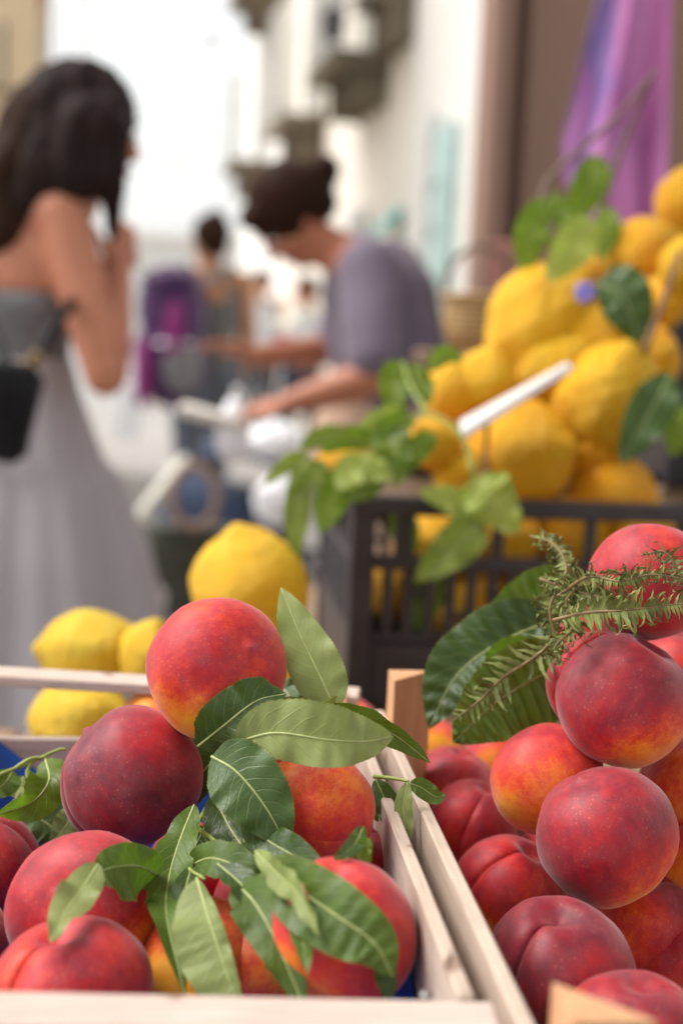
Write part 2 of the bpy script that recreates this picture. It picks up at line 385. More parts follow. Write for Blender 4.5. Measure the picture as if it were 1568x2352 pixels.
M['paper'] = simple('cream_paper', (.80, .74, .66), .7, .06, 20)
M['card'] = simple('white_price_card', (.84, .84, .84), .28, .03, 20)
M['card_edge'] = simple('brown_card_back', (.30, .14, .09), .6, .1, 20)
M['wall_brown'] = mat_plaster('brown_plaster', (.27, .165, .125))
M['wall_dark'] = mat_plaster('dark_brown_plaster', (.13, .08, .065))
M['wall_pink'] = mat_plaster('terracotta_plaster', (.40, .19, .15))
M['wall_white'] = mat_plaster('white_plaster', (.86, .84, .80), .9, .12)
M['wall_cream'] = mat_plaster('cream_plaster', (.85, .80, .72), .9, .15)
M['wall_ochre'] = mat_plaster('ochre_plaster', (.72, .55, .36), .9, .2)
M['stone'] = mat_plaster('balcony_stone', (.20, .165, .12), .9, .5)
M['iron'] = simple('wrought_iron', (.06, .06, .065), .55, .2, 20)
M['green_door'] = simple('sea_green_paint', (.50, .68, .65), .4, .15, 5)
M['teal'] = simple('turquoise_awning', (.12, .52, .46), .6, .15, 8)
M['glass'] = simple('window_glass', (.05, .075, .10), .08, .1, 2)
M['frame'] = simple('white_window_frame', (.70, .70, .68), .5)
M['pale_shutter'] = simple('pale_window_shutter', (.72, .71, .66), .6)
M['roof'] = simple('clay_tile', (.42, .18, .10), .8, .3, 6)
M['red_cloth'] = mat_cloth('red_awning', (.42, .10, .07), None, 'plain', 20)
M['scarf'] = mat_scarf(); M['wicker'] = mat_wicker(); M['paving'] = mat_paving()
M['lavender'] = simple('lavender_petal', (.24, .20, .60), .6, .3, 80)
M['lamp_glass'] = simple('frosted_glass', (.55, .52, .47), .3)

# ================================================================== setting
g = G(); g.add([(-120, -60, 0), (120, -60, 0), (120, 240, 0), (-120, 240, 0)], [(0, 1, 2, 3)])
tag(mk('ground', g, M['paving'], smooth=False), kind='structure')

FX, FY, FS = 0.57, 7.0, -0.194                   # street front of the houses: x = FX + FS*(y-FY)
FANG = math.atan(-FS)
FDIR = V((FS, 1, 0)).normalized(); FNOR = V((-1, FS, 0)).normalized()
def fpt(y, out=0.0, z=0.0): return V((FX+FS*(y-FY), y, z)) + FNOR*out
def lbox(a, b, z0, z1, o0, o1):
    """box along the house front: y from a to b, standing out from o0 to o1"""
    p = [fpt(y, o, z) for z in (z0, z1) for (y, o) in ((a, o0), (b, o0), (b, o1), (a, o1))]
    return G().add(p, [(0, 1, 2, 3), (7, 6, 5, 4), (0, 4, 5, 1), (1, 5, 6, 2), (2, 6, 7, 3), (3, 7, 4, 0)])
def opening(root, a, b, z0, z1, shutter=None, frame='frame', sign=lbox, pane='pale_shutter'):
    w = mk('window', sign(a, b, z0, z1, .002, .02), M[pane], root, False)
    fr = G()
    for (u0, u1, w0, w1) in ((a-.06, a, z0-.06, z1+.06), (b, b+.06, z0-.06, z1+.06), (a, b, z1, z1+.06), (a, b, z0-.06, z0), ((a+b)/2-.02, (a+b)/2+.02, z0, z1)):
        q = sign(u0, u1, w0, w1, .004, .05); fr.add(q.v, q.f)
    mk('frame', fr, M[frame], w, False)
    if shutter:
        for (u0, u1) in ((a-.42, a-.07), (b+.07, b+.42)):
            s = mk('shutter', sign(u0, u1, z0-.04, z1+.04, .004, .05), M[shutter], root, False)
            k = G(); zz = z0
            while zz < z1-.04:
                q = sign(u0+.05, u1-.05, zz, zz+.035, .051, .062); k.add(q.v, q.f); zz += .07
            mk('louvre', k, M[shutter], s, False)
def balcony(root, a, b, z, out=.42, sign=lbox):
    s = mk('balcony', sign(a, b, z, z+.10, .003, out), M['stone'], root, False)
    for f_ in (.12, .5, .88):
        y = a+(b-a)*f_; k = sign(y-.05, y+.05, z-.22, z-.003, .004, out*.62); mk('bracket', k, M['stone'], s, False)
    r = G(); n = max(5, int((b-a)/.11))
    for i in range(n+1):
        y = a+.03+(b-a-.06)*i/n; q = sign(y-.008, y+.008, z+.10, z+.95, out-.045, out-.03); r.add(q.v, q.f)
    for (y0) in (a+.03, b-.03):
        for o in (.12, .24):
            q = sign(y0-.008, y0+.008, z+.10, z+.95, o, o+.015); r.add(q.v, q.f)
    q = sign(a, b, z+.95, z+.98, out-.06, out-.015); r.add(q.v, q.f)
    mk('railing', r, M['frame'], s, False)
def house(label, y0, y1, h, wall, win=(), bal=(), extra=None, group='houses along the street'):
    c = fpt((y0+y1)/2, -2)
    root = empty('house', (c.x, c.y, 0), label, 'house', group, FANG)
    mk('wall', lbox(y0, y1, 0, h, -4.0, 0.0), M[wall], root, False)
    mk('cornice', lbox(y0+.003, y1-.003, h-.25, h-.05, .003, .14), M['wall_white'], root, False)
    mk('roof', lbox(y0-.05, y1+.05, h, h+.16, -4.1, .3), M['roof'], root, False)
    for w in win: opening(root, *w)
    for b in bal: balcony(root, *b)
    return root
hA = house('white house with a sea-green door beside the brown pillar', 5.2, 8.35, 7.6, 'wall_white', [(6.1, 6.8, 3.0, 4.4, 'green_door')], [])
dr = mk('door', lbox(7.30, 7.62, 0.02, 2.12, .003, .05), M['green_door'], hA, False)
pn = G()
for i in range(8):
    q = lbox(7.33, 7.59, .12+i*.245, .31+i*.245, .051, .066); pn.add(q.v, q.f)
mk('door_panel', pn, M['green_door'], dr, False)
mk('door_frame', lbox(7.64, 7.70, 0.02, 2.2, .003, .08), M['frame'], hA, False)
hB = house('cream house with two stone balconies and a small turquoise awning', 8.36, 10.7, 8.2, 'wall_cream', [(9.1, 9.7, 2.85, 4.4, None), (9.5, 9.9, .9, 1.8, None)], [(8.40, 8.85, 2.92, .26), (8.95, 9.95, 2.65, .36)])
aw = G(); A, B_, C, D = fpt(8.42, .01, 1.78), fpt(8.75, .01, 1.78), fpt(8.75, .16, 1.62), fpt(8.42, .16, 1.62)
aw.add([A, B_, C, D]+[p-V((0, 0, .015)) for p in (A, B_, C, D)], [(0, 3, 2, 1), (4, 5, 6, 7), (0, 1, 5, 4), (1, 2, 6, 5), (2, 3, 7, 6), (3, 0, 4, 7)])
mk('awning', aw, M['teal'], hB, False)
hC = house('cream house with one balcony behind the seller', 10.71, 13.3, 8.6, 'wall_cream', [(11.4, 12.0, 2.8, 4.3, None)], [(11.2, 12.2, 2.57, .34)])
hD = house('white house at the far end of the row with a high balcony', 13.31, 16.6, 8.4, 'wall_white', [(14.7, 15.2, 2.75, 4.0, None)], [(14.5, 15.5, 2.57, .36), (13.5, 14.9, 4.12, .42)])

# the ochre house on the other side of the street
LX, LY = -2.16, 10.0
def lb2(a, b, z0, z1, o0, o1):
    def P(y, o, z): return V((LX+FS*(y-LY), y, z)) - FNOR*o
    p = [P(y, o, z) for z in (z0, z1) for (y, o) in ((a, o0), (b, o0), (b, o1), (a, o1))]
    return G().add(p, [(0, 3, 2, 1), (4, 5, 6, 7), (0, 1, 5, 4), (1, 2, 6, 5), (2, 3, 7, 6), (3, 0, 4, 7)])
hL = empty('house', (LX-2, 9, 0), 'ochre house with a barred window opposite the white houses', 'house', 'houses along the street', FANG)
mk('wall', lb2(8.2, 10.0, 0, 6.0, -4, 0), M['wall_ochre'], hL, False)
mk('roof', lb2(8.15, 10.05, 6.0, 6.15, -4, .3), M['roof'], hL, False)
opening(hL, 9.1, 9.7, 2.35, 3.3, None, 'frame', lb2, 'glass'); balcony(hL, 8.9, 9.9, 2.2, .3, lb2)
def endbox(px0, px1, py0, py1, d0, d1):
    a, b = at(px0, py0, 8.2), at(px1, py1, 8.2); y0 = 8.2+d0
    return G().box(((a.x+b.x)/2, 8.2-(d0+d1)/2, (a.z+b.z)/2), (abs(b.x-a.x), d1-d0, abs(a.z-b.z)))
we = mk('window', endbox(-45, 42, 75, 215, .002, .02), M['glass'], hL, False)
for k_ in range(6): mk('bar', endbox(-45+k_*16, -42+k_*16, 75, 215, .022, .04), M['iron'], we, False)
mk('sill', endbox(-55, 50, 216, 228, .002, .09), M['stone'], hL, False)
# pale houses closing the street
for (x0, x1, h, lab) in ((-13.5, -7.6, 3.1, 'pale far house closing the street beyond the backpack walker'), (-7.5, -1.0, 3.4, 'pale far house seen past the end of the balcony row')):
    r = empty('house', ((x0+x1)/2, 46, 0), lab, 'house', 'pale houses far down the street')
    mk('wall', G().box(((x0+x1)/2, 48, h/2), (x1-x0, 4, h)), M['wall_white'], r, False)
    mk('roof', G().box(((x0+x1)/2, 47.9, h+.1), (x1-x0+.3, 4.4, .2)), M['wall_cream'], r, False)
    for i in range(3):
        xx = x0+(i+.5)*(x1-x0)/3
        w = mk('window', G().box((xx, 45.985, h*.62), (.8, .03, 1.2)), M['pale_shutter'], r, False)
        mk('sill', G().box((xx, 45.95, h*.62-.66), (1.0, .09, .1)), M['frame'], w, False)

# brown pillar of the shop on the right
pr = empty('shop_pillar', (.75, 3.75, 0), 'brown plastered shop pillar behind the lemon pile', 'pillar')
mk('pier', G().box((.339, 3.72, 1.9), (.053, .44, 3.8), None, .01), M['wall_brown'], pr, True, sharp=30)
mk('groove', G().box((.382, 3.76, 1.9), (.030, .44, 3.8)), M['wall_dark'], pr, False)
mk('pier', G().box((.79, 3.74, 1.9), (.784, .44, 3.8), None, .01), M['wall_brown'], pr, True, sharp=30)
mk('pier', G().box((1.45, 3.80, 1.9), (.52, .44, 3.8), None, .01), M['green_door'], pr, True, sharp=30)
mk('plinth', G().box((.40, 3.485, .66), (.13, .03, 1.30), None, .006), M['wall_pink'], pr, True, sharp=30)

# ------------------------------------------------------------------ stall table
YAW = radians(6.2); TZ = 0.685
U = V((cos(YAW), sin(YAW), 0)); W = V((-sin(YAW), cos(YAW), 0))
tc = V((0.10, 0.40, 0)) + W*0.90
table = empty('stall_table', (tc.x, tc.y, 0), 'long brown plank stall table under the fruit crates', 'table', None, YAW)
for i in range(6):
    y1 = .12 if i < 2 else .925
    mk('plank', G().box((-.40+i*.198+.0, (y1-.925)/2, TZ-.017), (.192, y1+.925, .030), None, .003), M['table'], table, True, False, 30)
for sx, ys in ((-.44, (-.84, .06)), (.60, (-.84, .84)), (.02, (.84,))):
    for sy in ys:
        mk('leg', G().box((sx, sy, (TZ-.034)/2), (.05, .05, TZ-.034), None, .004), M['table'], table, True, False, 30)

aw_r = empty('shade_awning', (.85, .5, 0), 'unseen cream canvas awning on posts, added to shade the fruit stall', 'awning')  # awning added out of view to keep overhead light off the fruit
mk('canvas', G().box((.85, .15, 2.42), (2.7, 2.2, .012), Matrix.Rotation(.06, 3, 'Y')), M['cream'], aw_r, False)
for x, y in ((-.42, -.85), (2.1, -.85), (2.1, 1.15)): mk('post', G().tube([(x, y, 0), (x, y, 2.46-.06*(x-.85))], .022, 10), M['iron'], aw_r)
mk('beam', G().tube([(-.42, -.85, 2.485), (-.42, 1.2, 2.485)], .018, 8), M['iron'], aw_r)

# ------------------------------------------------------------------ wooden fruit crates
def tri_post(g_, x, y, sx, sy, z0, z1, a=.030, b=.030):
    poly = [(x, y), (x+sx*a, y), (x, y+sy*b)]
    if sx*sy < 0: poly = poly[::-1]
    return g_.prism(poly, z1-z0, None, (0, 0, z0))
def wood_crate(label, loc, Wd, L, H, post_up, front_skew=0.0, back_skew=0.0, rail=True):
    r = empty('wooden_crate', loc, label, 'crate', None, YAW)
    hw, hl = Wd/2, L/2; k = dict(smooth=True, world=False, sharp=30)
    for s in (-1, 1):                                   # long sides: two boards each, one above the other
        mk('side_board', G().box((s*(hw-.0035), 0, H-.029), (.007, L-.004, .058), None, .0012), M['wood_y'], r, **k)
        mk('side_board', G().box((s*(hw-.0035), 0, .034), (.007, L-.004, .058), None, .0012), M['wood_y'], r, **k)
    for sx in (-1, 1):
        for sy in (-1, 1):
            up = post_up[(sx, sy)]
            mk('corner_post', tri_post(G(), sx*(hw-.0075), sy*(hl-.009), -sx, -sy, .004, H+up), M['wood_z'], r, smooth=False, world=False)
    for sy, sk in ((-1, front_skew), (1, back_skew)):
        rot = Matrix.Rotation(sk, 3, 'Z')
        if rail:
            mk('end_rail', G().box((0, sy*(hl+.0055), H-.0045+(.008 if sy > 0 else 0)), (Wd+.012, .027, .008), rot, .0012), M['wood_x'], r, **k)
        mk('end_board', G().box((0, sy*(hl-.0045), .083 if sy > 0 and rail else .042), (Wd-.016, .007, .070 if sy > 0 and rail else .075), None, .001), M['wood_x'], r, **k)
    for i in range(5):
        mk('bottom_slat', G().box((-hw+.03+i*(Wd-.06)/4, 0, .0035), (.044, L-.02, .006), None, .001), M['wood_y'], r, **k)
    for (x, y, z) in ((hw-.020, -hl+.006-.004, H+.0002), (hw-.026, hl-.006, H+.0002)):
        mk('nail', G().lathe([(.0022, -.002), (.0026, 0), (.0018, .0012), (.0004, .0016)], (x, y, z), 10), M['nail'], r, world=False)
    return r
RIM = 0.837; CH = RIM-TZ-.001
crL = wood_crate('pale poplar crate of peaches with a blue plastic tray inside', (-.112, .748, TZ), .30, .46, CH,
                 {(1, 1): .010, (1, -1): -.07, (-1, 1): -.012, (-1, -1): -.012}, radians(-3.6), radians(-9.5))
crR = wood_crate('pale poplar crate of dark peaches with taller orange corner posts', (.2045, .725, TZ), .30, .50, CH,
                 {(1, 1): .03, (1, -1): .03, (-1, 1): .030, (-1, -1): .025}, rail=False)
mk('middle_post', G().box((-.128, .222, .080), (.034, .012, .150), None, .0015), M['wood_z'], crL, True, False, 30)
# twig splinter on the board of the right crate
sp = G(); sp.tube([at(1026, 2230, .572), at(1032, 2205, .570), at(1040, 2180, .567)], [.0004, .0009, .0003], 5)
tag(mk('wood_splinter', sp, M['twig']), 'thin dark splinter standing between the two peach crates', 'splinter')

# blue moulded tray inside the left crate
def tray():
    g_ = G(); nx, ny = 72, 112; hw, hl = .1405, .219; vs_ = []
    for j in range(ny+1):
        for i in range(nx+1):
            x = hw*sin(pi/2*(-1+2*i/nx)); y = -hl+2*hl*j/ny
            e = min(hw-abs(x), hl-abs(y)); z = .012
            cup = cos(x*2*pi/.072)*cos(y*2*pi/.078); z += .008*cup*min(1, e/.03)
            rise = max(0, 1-e/.022); z += .062*rise**1.3+.0008*sin(y*150)*rise*(abs(x) > abs(y)-.08)
            if x > 0: z += .045*rise*exp(-((y+.10)/.05)**2)
            if y > .13 and x < -.05: z += .040*max(0, (y-.13)/.09)*max(0, min(1, (-x-.05)/.05))
            vs_.append((x, y, z))
    fs = [(j*(nx+1)+i, j*(nx+1)+i+1, (j+1)*(nx+1)+i+1, (j+1)*(nx+1)+i) for j in range(ny) for i in range(nx)]
    o = mk('fruit_tray', g_.add(vs_, fs), M['blue'])
    o.location = (-.112, .748, TZ+.007); o.rotation_euler = (0, 0, YAW)
    m = o.modifiers.new('thickness', 'SOLIDIFY'); m.thickness = .0008
    return tag(o, 'blue moulded plastic tray lining the peach crate', 'tray')
tray()

# ------------------------------------------------------------------ peaches
def peach_mesh(name, groove=.06, cav=.20, tip=.05, seed=0, flat=.95, lop=.03):
    nu, nv = 88, 46; vs_ = []; fs = []; sv = V((seed*3.1, seed*1.7, seed))
    for j in range(nv+1):
        t = pi*j/nv
        for i in range(nu):
            x0 = 2*pi*i/nu; ph = x0-.82*sin(x0); a = (ph+pi) % (2*pi)-pi
            d = V((sin(t)*cos(ph), sin(t)*sin(ph), cos(t)))
            r = 1+.055*noise.noise(d*1.1+sv)+.016*noise.noise(d*2.7+sv)
            st = sin(t); fade = 1-.55*(t/pi)**2
            r -= (groove*.55*exp(-(a/.17)**2)+groove*.6*exp(-(a/.055)**2))*st**.6*fade
            r += lop*exp(-((abs(a)-.55)/.4)**2)*st*fade*(1.2 if a > 0 else .7)
            r -= .4*groove*exp(-((abs(a)-pi)/.35)**2)*st*.5
            p = d*r; p.z *= flat
            p.z -= cav*exp(-(t/.26)**2)
            q = pi-t
            p.z += .05*exp(-(q/.32)**2) - tip*1.7*exp(-(q/.085)**2) - .01
            vs_.append(p)
    for j in range(nv):
        for i in range(nu):
            a, b, c, d = j*nu+i, j*nu+(i+1) % nu, (j+1)*nu+(i+1) % nu, (j+1)*nu+i
            fs.append((a, d, c, b))
    me = bpy.data.meshes.new(name); me.from_pydata([tuple(v) for v in vs_], [], fs); me.update()
    me.polygons.foreach_set('use_smooth', [True]*len(me.polygons)); me.materials.append(M['peach']); me.validate(); return me
PM = [peach_mesh('peach_shape', .05, .20, .03, 1), peach_mesh('peach_shape', .085, .24, .02, 2, .93, .045), peach_mesh('peach_shape', .045, .16, .042, 3, .98), peach_mesh('peach_shape', .03, .18, .01, 4, .94, .015), peach_mesh('peach_shape', .12, .25, .03, 5, .95, .06)]
def frame_from(axis, spin):
    z = axis.normalized()
    if isinstance(spin, Vector):                       # the cleft faces this way
        x = (spin-z*spin.dot(z)).normalized(); return Matrix((x, z.cross(x), z)).transposed()
    q = V((0, 0, 1)).rotation_difference(z)
    return (q.to_matrix() @ Matrix.Rotation(spin, 3, 'Z'))
def peach(px, py, dpx, dm, axis, spin, tone, patch, pdir, mesh, label, sq=1.0, group=None, dd=0.0):
    d = FPX*dm/dpx+dd; p = at(px, py, d); R = frame_from(cdir(*axis), cdir(*spin) if isinstance(spin, tuple) else radians(spin))
    o = bpy.data.objects.new('peach', PM[mesh]); COL.objects.link(o)
    o.location = p; o.rotation_euler = R.to_euler(); kx = RNG.uniform(-.035, .035); o.scale = (dm/2*(1+kx), dm/2*(1-kx), dm/2*sq*RNG.uniform(.97, 1.03))
    o['tone'] = float(tone); o['patch'] = float(patch); w = R.transposed() @ cdir(*pdir); o['patch_dir'] = (w.x, w.y, w.z)
    return tag(o, label, 'peach', group)
GL, GR = 'peaches in the tray crate', 'peaches in the right-hand crate'
P = [
 (499, 1536, 328, .080, (-.55, -.40, -.72), (.2, -.9, .4), .46, .50, (-.25, -.9, .45), 2, 'rosy peach with a nipple tip, topmost of the left crate', .92, GL),
 (303, 1788, 318, .078, (.68, -.72, -.05), (-.7, -.4, .45), .80, .25, (.8, .55, .2), 2, 'large dark maroon peach below the topmost rosy one', 1.02, GL),
 (728, 1862, 276, .065, (.1, .3, -.9), 0, .37, .16, (.1, .7, .6), 3, 'orange-red peach under the big pale leaf', 1.0, GL),
 (800, 1990, 220, .054, (.3, .8, .2), 40, .60, .1, (0, 0, 1), 0, 'half-hidden red peach squeezed against the right board of the tray crate', 1.0, GL),
 (784, 2148, 340, .069, (-.1, .9, .3), 150, .50, .35, (-.7, -.6, .5), 3, 'large red peach by the blue tray corner', 1.10, GL),
 (455, 2010, 250, .068, (.1, .6, .2), 80, .66, .2, (.5, 0, .8), 0, 'deep red peach behind the twisted hanging leaf', 1.0, GL),
 (192, 2085, 350, .078, (.2, -.42, -.88), (.2, -.8, .3), .56, .50, (.75, -.6, .3), 2, 'wide red peach with a tiny tip, under the dark maroon one', .88, GL),
 (158, 2292, 395, .080, (-.14, .96, .16), (-.55, 0, .8), .54, .2, (-.6, .1, .7), 1, 'pink-red peach with a deep cleft at the front rail', 1.0, GL),
 (466, 2228, 318, .070, (-.05, .9, .3), (-.15, 0, 1), .28, .46, (-.3, -.1, .9), 1, 'yellow-flushed peach behind the pale hanging leaves', 1.06, GL),
 (-45, 1998, 270, .070, (-.4, .8, .2), 0, .62, .1, (0, 0, 1), 0, 'dark red peach cut by the left picture edge', 1.0, GL),
 (206, 1988, 250, .068, (.1, .9, .1), 20, .52, .2, (.6, .2, .7), 0, 'small visible red peach wedged behind the maroon one', 1.0, GL),
 (-130, 2180, 300, .070, (0, .9, .2), 70, .52, .2, (0, 0, 1), 0, 'sliver of red peach low at the left picture edge', 1.0, GL),
 (365, 1672, 200, .062, (.2, .8, .1), 0, .38, .4, (-.5, .4, .7), 0, 'pale orange peach just behind the topmost rosy one', 1.0, GL),
 (782, 1690, 200, .066, (.1, .9, .1), 0, .50, .3, (.2, .5, .7), 0, 'blurred red peach near the far corner post of the tray crate', 1.0, GL),
 (600, 1730, 230, .066, (.1, .9, .1), 0, .55, .2, (.2, .5, .7), 3, 'shaded red peach hidden behind the leaf sprig', 1.0, GL),
 (620, 2080, 260, .068, (.1, .9, .1), 0, .60, .2, (.2, .5, .7), 3, 'shaded red peach beneath the fan of hanging leaves', 1.0, GL),
 (1430, 1607, 308, .078, (.42, .80, .12), (.95, .3, -.1), .70, .62, (.30, -.85, .45), 0, 'big crimson peach, highest of the front ones beside the fern', 1.05, GR),
 (1392, 1920, 324, .078, (.42, -.88, -.15), (0, 0, -1), .65, .58, (.62, -.72, .25), 2, 'big round crimson peach with a yellow lower edge', 1.0, GR),
 (1258, 1790, 256, .066, (-.3, .6, -.5), 0, .41, .26, (-.35, -.35, .8), 3, 'speckled orange-red peach between two big crimson ones', 1.03, GR),
 (1088, 1893, 212, .062, (.35, .9, .15), (-.3, 0, .95), .58, .2, (-.4, -.7, .5), 0, 'red peach with a stem dimple against the left board', 1.0, GR),
 (1172, 2045, 266, .070, (.45, .85, .22), (-.85, 0, .55), .52, .56, (-.45, -.8, .3), 1, 'cleft peach, red above and orange below, by the left board', 1.0, GR),
 (1288, 2228, 342, .076, (-.10, .93, .28), (-.78, 0, .62), .82, .15, (.5, .2, .7), 4, 'plum-coloured peach with a deep cleft near the front post', 1.04, GR),
 (1480, 2130, 270, .068, (0, .9, .1), 0, .70, .40, (-.5, .2, .8), 0, 'shaded maroon peach with a yellow scar behind the plum-coloured one', 1.0, GR),
 (1592, 2232, 275, .068, (.3, .9, .1), 0, .50, .2, (0, 0, 1), 0, 'bright red peach cut by the right picture edge', 1.0, GR),
 (1452, 2398, 345, .070, (.1, .95, .2), 0, .66, .1, (0, 0, 1), 3, 'pinkish peach rising behind the near corner post', 1.0, GR),
 (1040, 1806, 196, .060, (.2, .9, .1), 30, .56, .3, (.1, -.5, .8), 0, 'blurred red-orange peach behind the stem-dimpled one', 1.0, GR),
 (985, 1728, 165, .056, (.1, .9, .1), 0, .36, .4, (.1, .2, .9), 0, 'small orange peach beside the far corner post', 1.0, GR),
 (1150, 1745, 165, .058, (.1, .9, .1), 0, .44, .5, (-.2, -.4, .8), 0, 'brown-shaded orange peach under the glossy broad leaf', 1.0, GR),
 (1492, 1335, 285, .074, (.2, .9, -.3), 30, .58, .1, (0, 0, 1), 3, 'pink peach on top of the pile behind the fern', 1.0, GR),
 (1405, 1578, 305, .076, (.3, .9, .1), 200, .62, .2, (-.2, .4, .8), 1, 'crimson peach half hidden behind the highest front one', 1.0, GR, .045),
 (1592, 1812, 262, .070, (.1, .9, .1), 0, .58, .4, (-.4, .2, .8), 0, 'red peach at the right edge behind the yellow-edged one', 1.0, GR),
 (1335, 1475, 190, .062, (.1, .9, .1), 0, .64, .2, (-.4, .2, .8), 0, 'small crimson peach tucked under the fern stems', 1.0, GR),
 (1560, 1560, 270, .072, (.1, .9, .1), 0, .60, .2, (-.4, .2, .8), 0, 'red peach beneath the fern at the right edge', 1.0, GR, .06),
 (598, 2232, 290, .064, (.1, .9, .1), 40, .50, .3, (.2, .3, .8), 3, 'red peach filling the bottom between the hanging leaves', 1.0, GL),
 (1605, 2005, 262, .068, (.1, .9, .1), 40, .52, .3, (-.4, .3, .8), 3, 'red peach at the right edge level with the cleft orange one', 1.0, GR),
 (1300, 1990, 245, .070, (.1, .9, .1), 0, .62, .3, (-.4, .2, .8), 3, 'shadowed red peach deep under the yellow-edged one', 1.0, GR, .03),
]
for q in P: peach(*q)

# ------------------------------------------------------------------ leaves
def prof_lance(t): return max(0.0, (t**.62)*((1-t)**.85))/.40
def prof_oval(t): return max(0.0, (t**.60)*((1-t)**.60))/.44
def leaf(parent, pts, width, mat='leaf', roll=(0, 0), fold=.25, under=False, ripple=.15, serr=.03, prof=prof_lance, seed=0, rib=True, LR=(1, 1), curl=0.0, puff=0.0):
    """blade along a midrib given as (px, py, depth); width in photograph pixels at that depth"""
    n = 64; m = 6; P3 = spline([at(*p) for p in pts], n); dm = sum(p[2] for p in pts)/len(pts); hw = width/FPX*dm/2*(1.22 if prof is prof_lance else 1.08)
    rg = random.Random(seed*7+int(pts[0][0])); ph = rg.uniform(0, 6); k1 = rg.uniform(1.6, 2.6); k2 = rg.uniform(4.2, 6.5)
    vs_ = []; uv = []; mids = []; nors = []
    for i, p in enumerate(P3):
        t = i/(n-1); T = (P3[min(i+1, n-1)]-P3[max(i-1, 0)]).normalized(); vw = (V((0, 0, EYE))-p).normalized()
        S = T.cross(vw)
        S = S.normalized() if S.length > 1e-4 else RT.copy()
        S = Quaternion(T, radians(roll[0]+(roll[1]-roll[0])*t)) @ S; Nn = S.cross(T).normalized()
        if Nn.dot(vw) < 0 and abs(roll[0])+abs(roll[1]) < 1: Nn = -Nn
        w = hw*min(1.08, prof(min(.9999, max(.0001, t))))
        mids.append(p.copy()); nors.append(Nn)
        for c in range(-m, m+1):
            u = c/m; a = abs(u); ww = w*(LR[0] if u < 0 else LR[1])
            if a == 1: ww *= 1+serr*.55*(1 if i % 2 else -1)
            off = Nn*(a*ww*sin(fold)*(1-.35*a) - curl*hw*a*a)
            rp = ripple*hw*a**1.5*(sin(k1*2*pi*t+ph+(1.3 if u < 0 else 0))+.45*sin(k2*2*pi*t+ph*2+(2 if u < 0 else 0)))*min(1, 4*t*(1-t)+.2)
            rp += puff*hw*sin(t*2*pi*11-a*2.4)*a*(1-a)*1.6
            vs_.append(p+S*(u*ww*cos(fold*.8))+off+Nn*rp); uv.append((u, t))
    k = 2*m+1; fs = []
    for i in range(n-1):
        for c in range(k-1):
            q = (i*k+c, i*k+c+1, (i+1)*k+c+1, (i+1)*k+c); fs.append(q)
    # front face towards the viewer unless the underside shows
    e1 = vs_[fs[len(fs)//2][1]]-vs_[fs[len(fs)//2][0]]; e2 = vs_[fs[len(fs)//2][3]]-vs_[fs[len(fs)//2][0]]
    facing = e1.cross(e2).dot(V((0, 0, EYE))-P3[n//2]) > 0
    if facing == under: fs = [q[::-1] for q in fs]
    o = mk('leaf', G().add(vs_, fs), M[mat], parent, uv=uv)
    if rib:
        rr = [max(.00022, .00062*(1-.8*i/(n-1)))*min(1.3, hw/.012) for i in range(n)]
        sgn = -.15 if under else .15
        mk('midrib', G().tube([mids[i]+nors[i]*rr[i]*.15 for i in range(0, n, 3)], [rr[i] for i in range(0, n, 3)], 6), M['midrib'], o)
    return o
def sprig(label, base, stem, leaves, name='leaf_sprig', cat='leaves', rad=.0012, smat='stem', group=None):
    root = empty(name, at(*base), label, cat, group)
    for s in (stem if stem and isinstance(stem[0], list) else [stem] if stem else []):
        sp_ = spline([at(*p) for p in s], 14); mk('stem', G().tube(sp_, [rad*(1.15-.5*i/13) for i in range(14)], 7), M[smat], root)
    for i, l in enumerate(leaves):
        a, kw = l; leaf(root, *a, seed=i+1, **kw)
    return root
GP = 'peach leaf sprigs on the tray crate'
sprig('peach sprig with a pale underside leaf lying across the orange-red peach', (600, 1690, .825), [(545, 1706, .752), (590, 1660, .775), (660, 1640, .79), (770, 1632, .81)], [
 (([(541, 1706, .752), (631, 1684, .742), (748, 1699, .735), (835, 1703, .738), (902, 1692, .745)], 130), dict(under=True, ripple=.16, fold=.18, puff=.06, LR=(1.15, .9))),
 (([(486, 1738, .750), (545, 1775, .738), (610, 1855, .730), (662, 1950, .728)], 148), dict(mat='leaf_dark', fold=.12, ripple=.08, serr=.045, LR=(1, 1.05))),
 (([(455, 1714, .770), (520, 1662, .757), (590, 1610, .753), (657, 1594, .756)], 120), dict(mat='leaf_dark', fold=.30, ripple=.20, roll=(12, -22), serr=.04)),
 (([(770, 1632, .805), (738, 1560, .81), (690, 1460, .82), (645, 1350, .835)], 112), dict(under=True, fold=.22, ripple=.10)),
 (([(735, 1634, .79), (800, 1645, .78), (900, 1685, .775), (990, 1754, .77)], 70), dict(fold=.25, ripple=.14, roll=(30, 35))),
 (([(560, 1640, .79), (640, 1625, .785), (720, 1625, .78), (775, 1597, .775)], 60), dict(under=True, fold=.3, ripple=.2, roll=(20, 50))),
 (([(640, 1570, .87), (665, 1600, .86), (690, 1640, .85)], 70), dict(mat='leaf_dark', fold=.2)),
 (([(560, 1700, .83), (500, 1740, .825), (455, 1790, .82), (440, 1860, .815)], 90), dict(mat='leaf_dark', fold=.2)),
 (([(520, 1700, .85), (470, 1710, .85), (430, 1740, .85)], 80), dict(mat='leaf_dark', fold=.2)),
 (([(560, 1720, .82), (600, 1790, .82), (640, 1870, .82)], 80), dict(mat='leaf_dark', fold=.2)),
], group=GP)
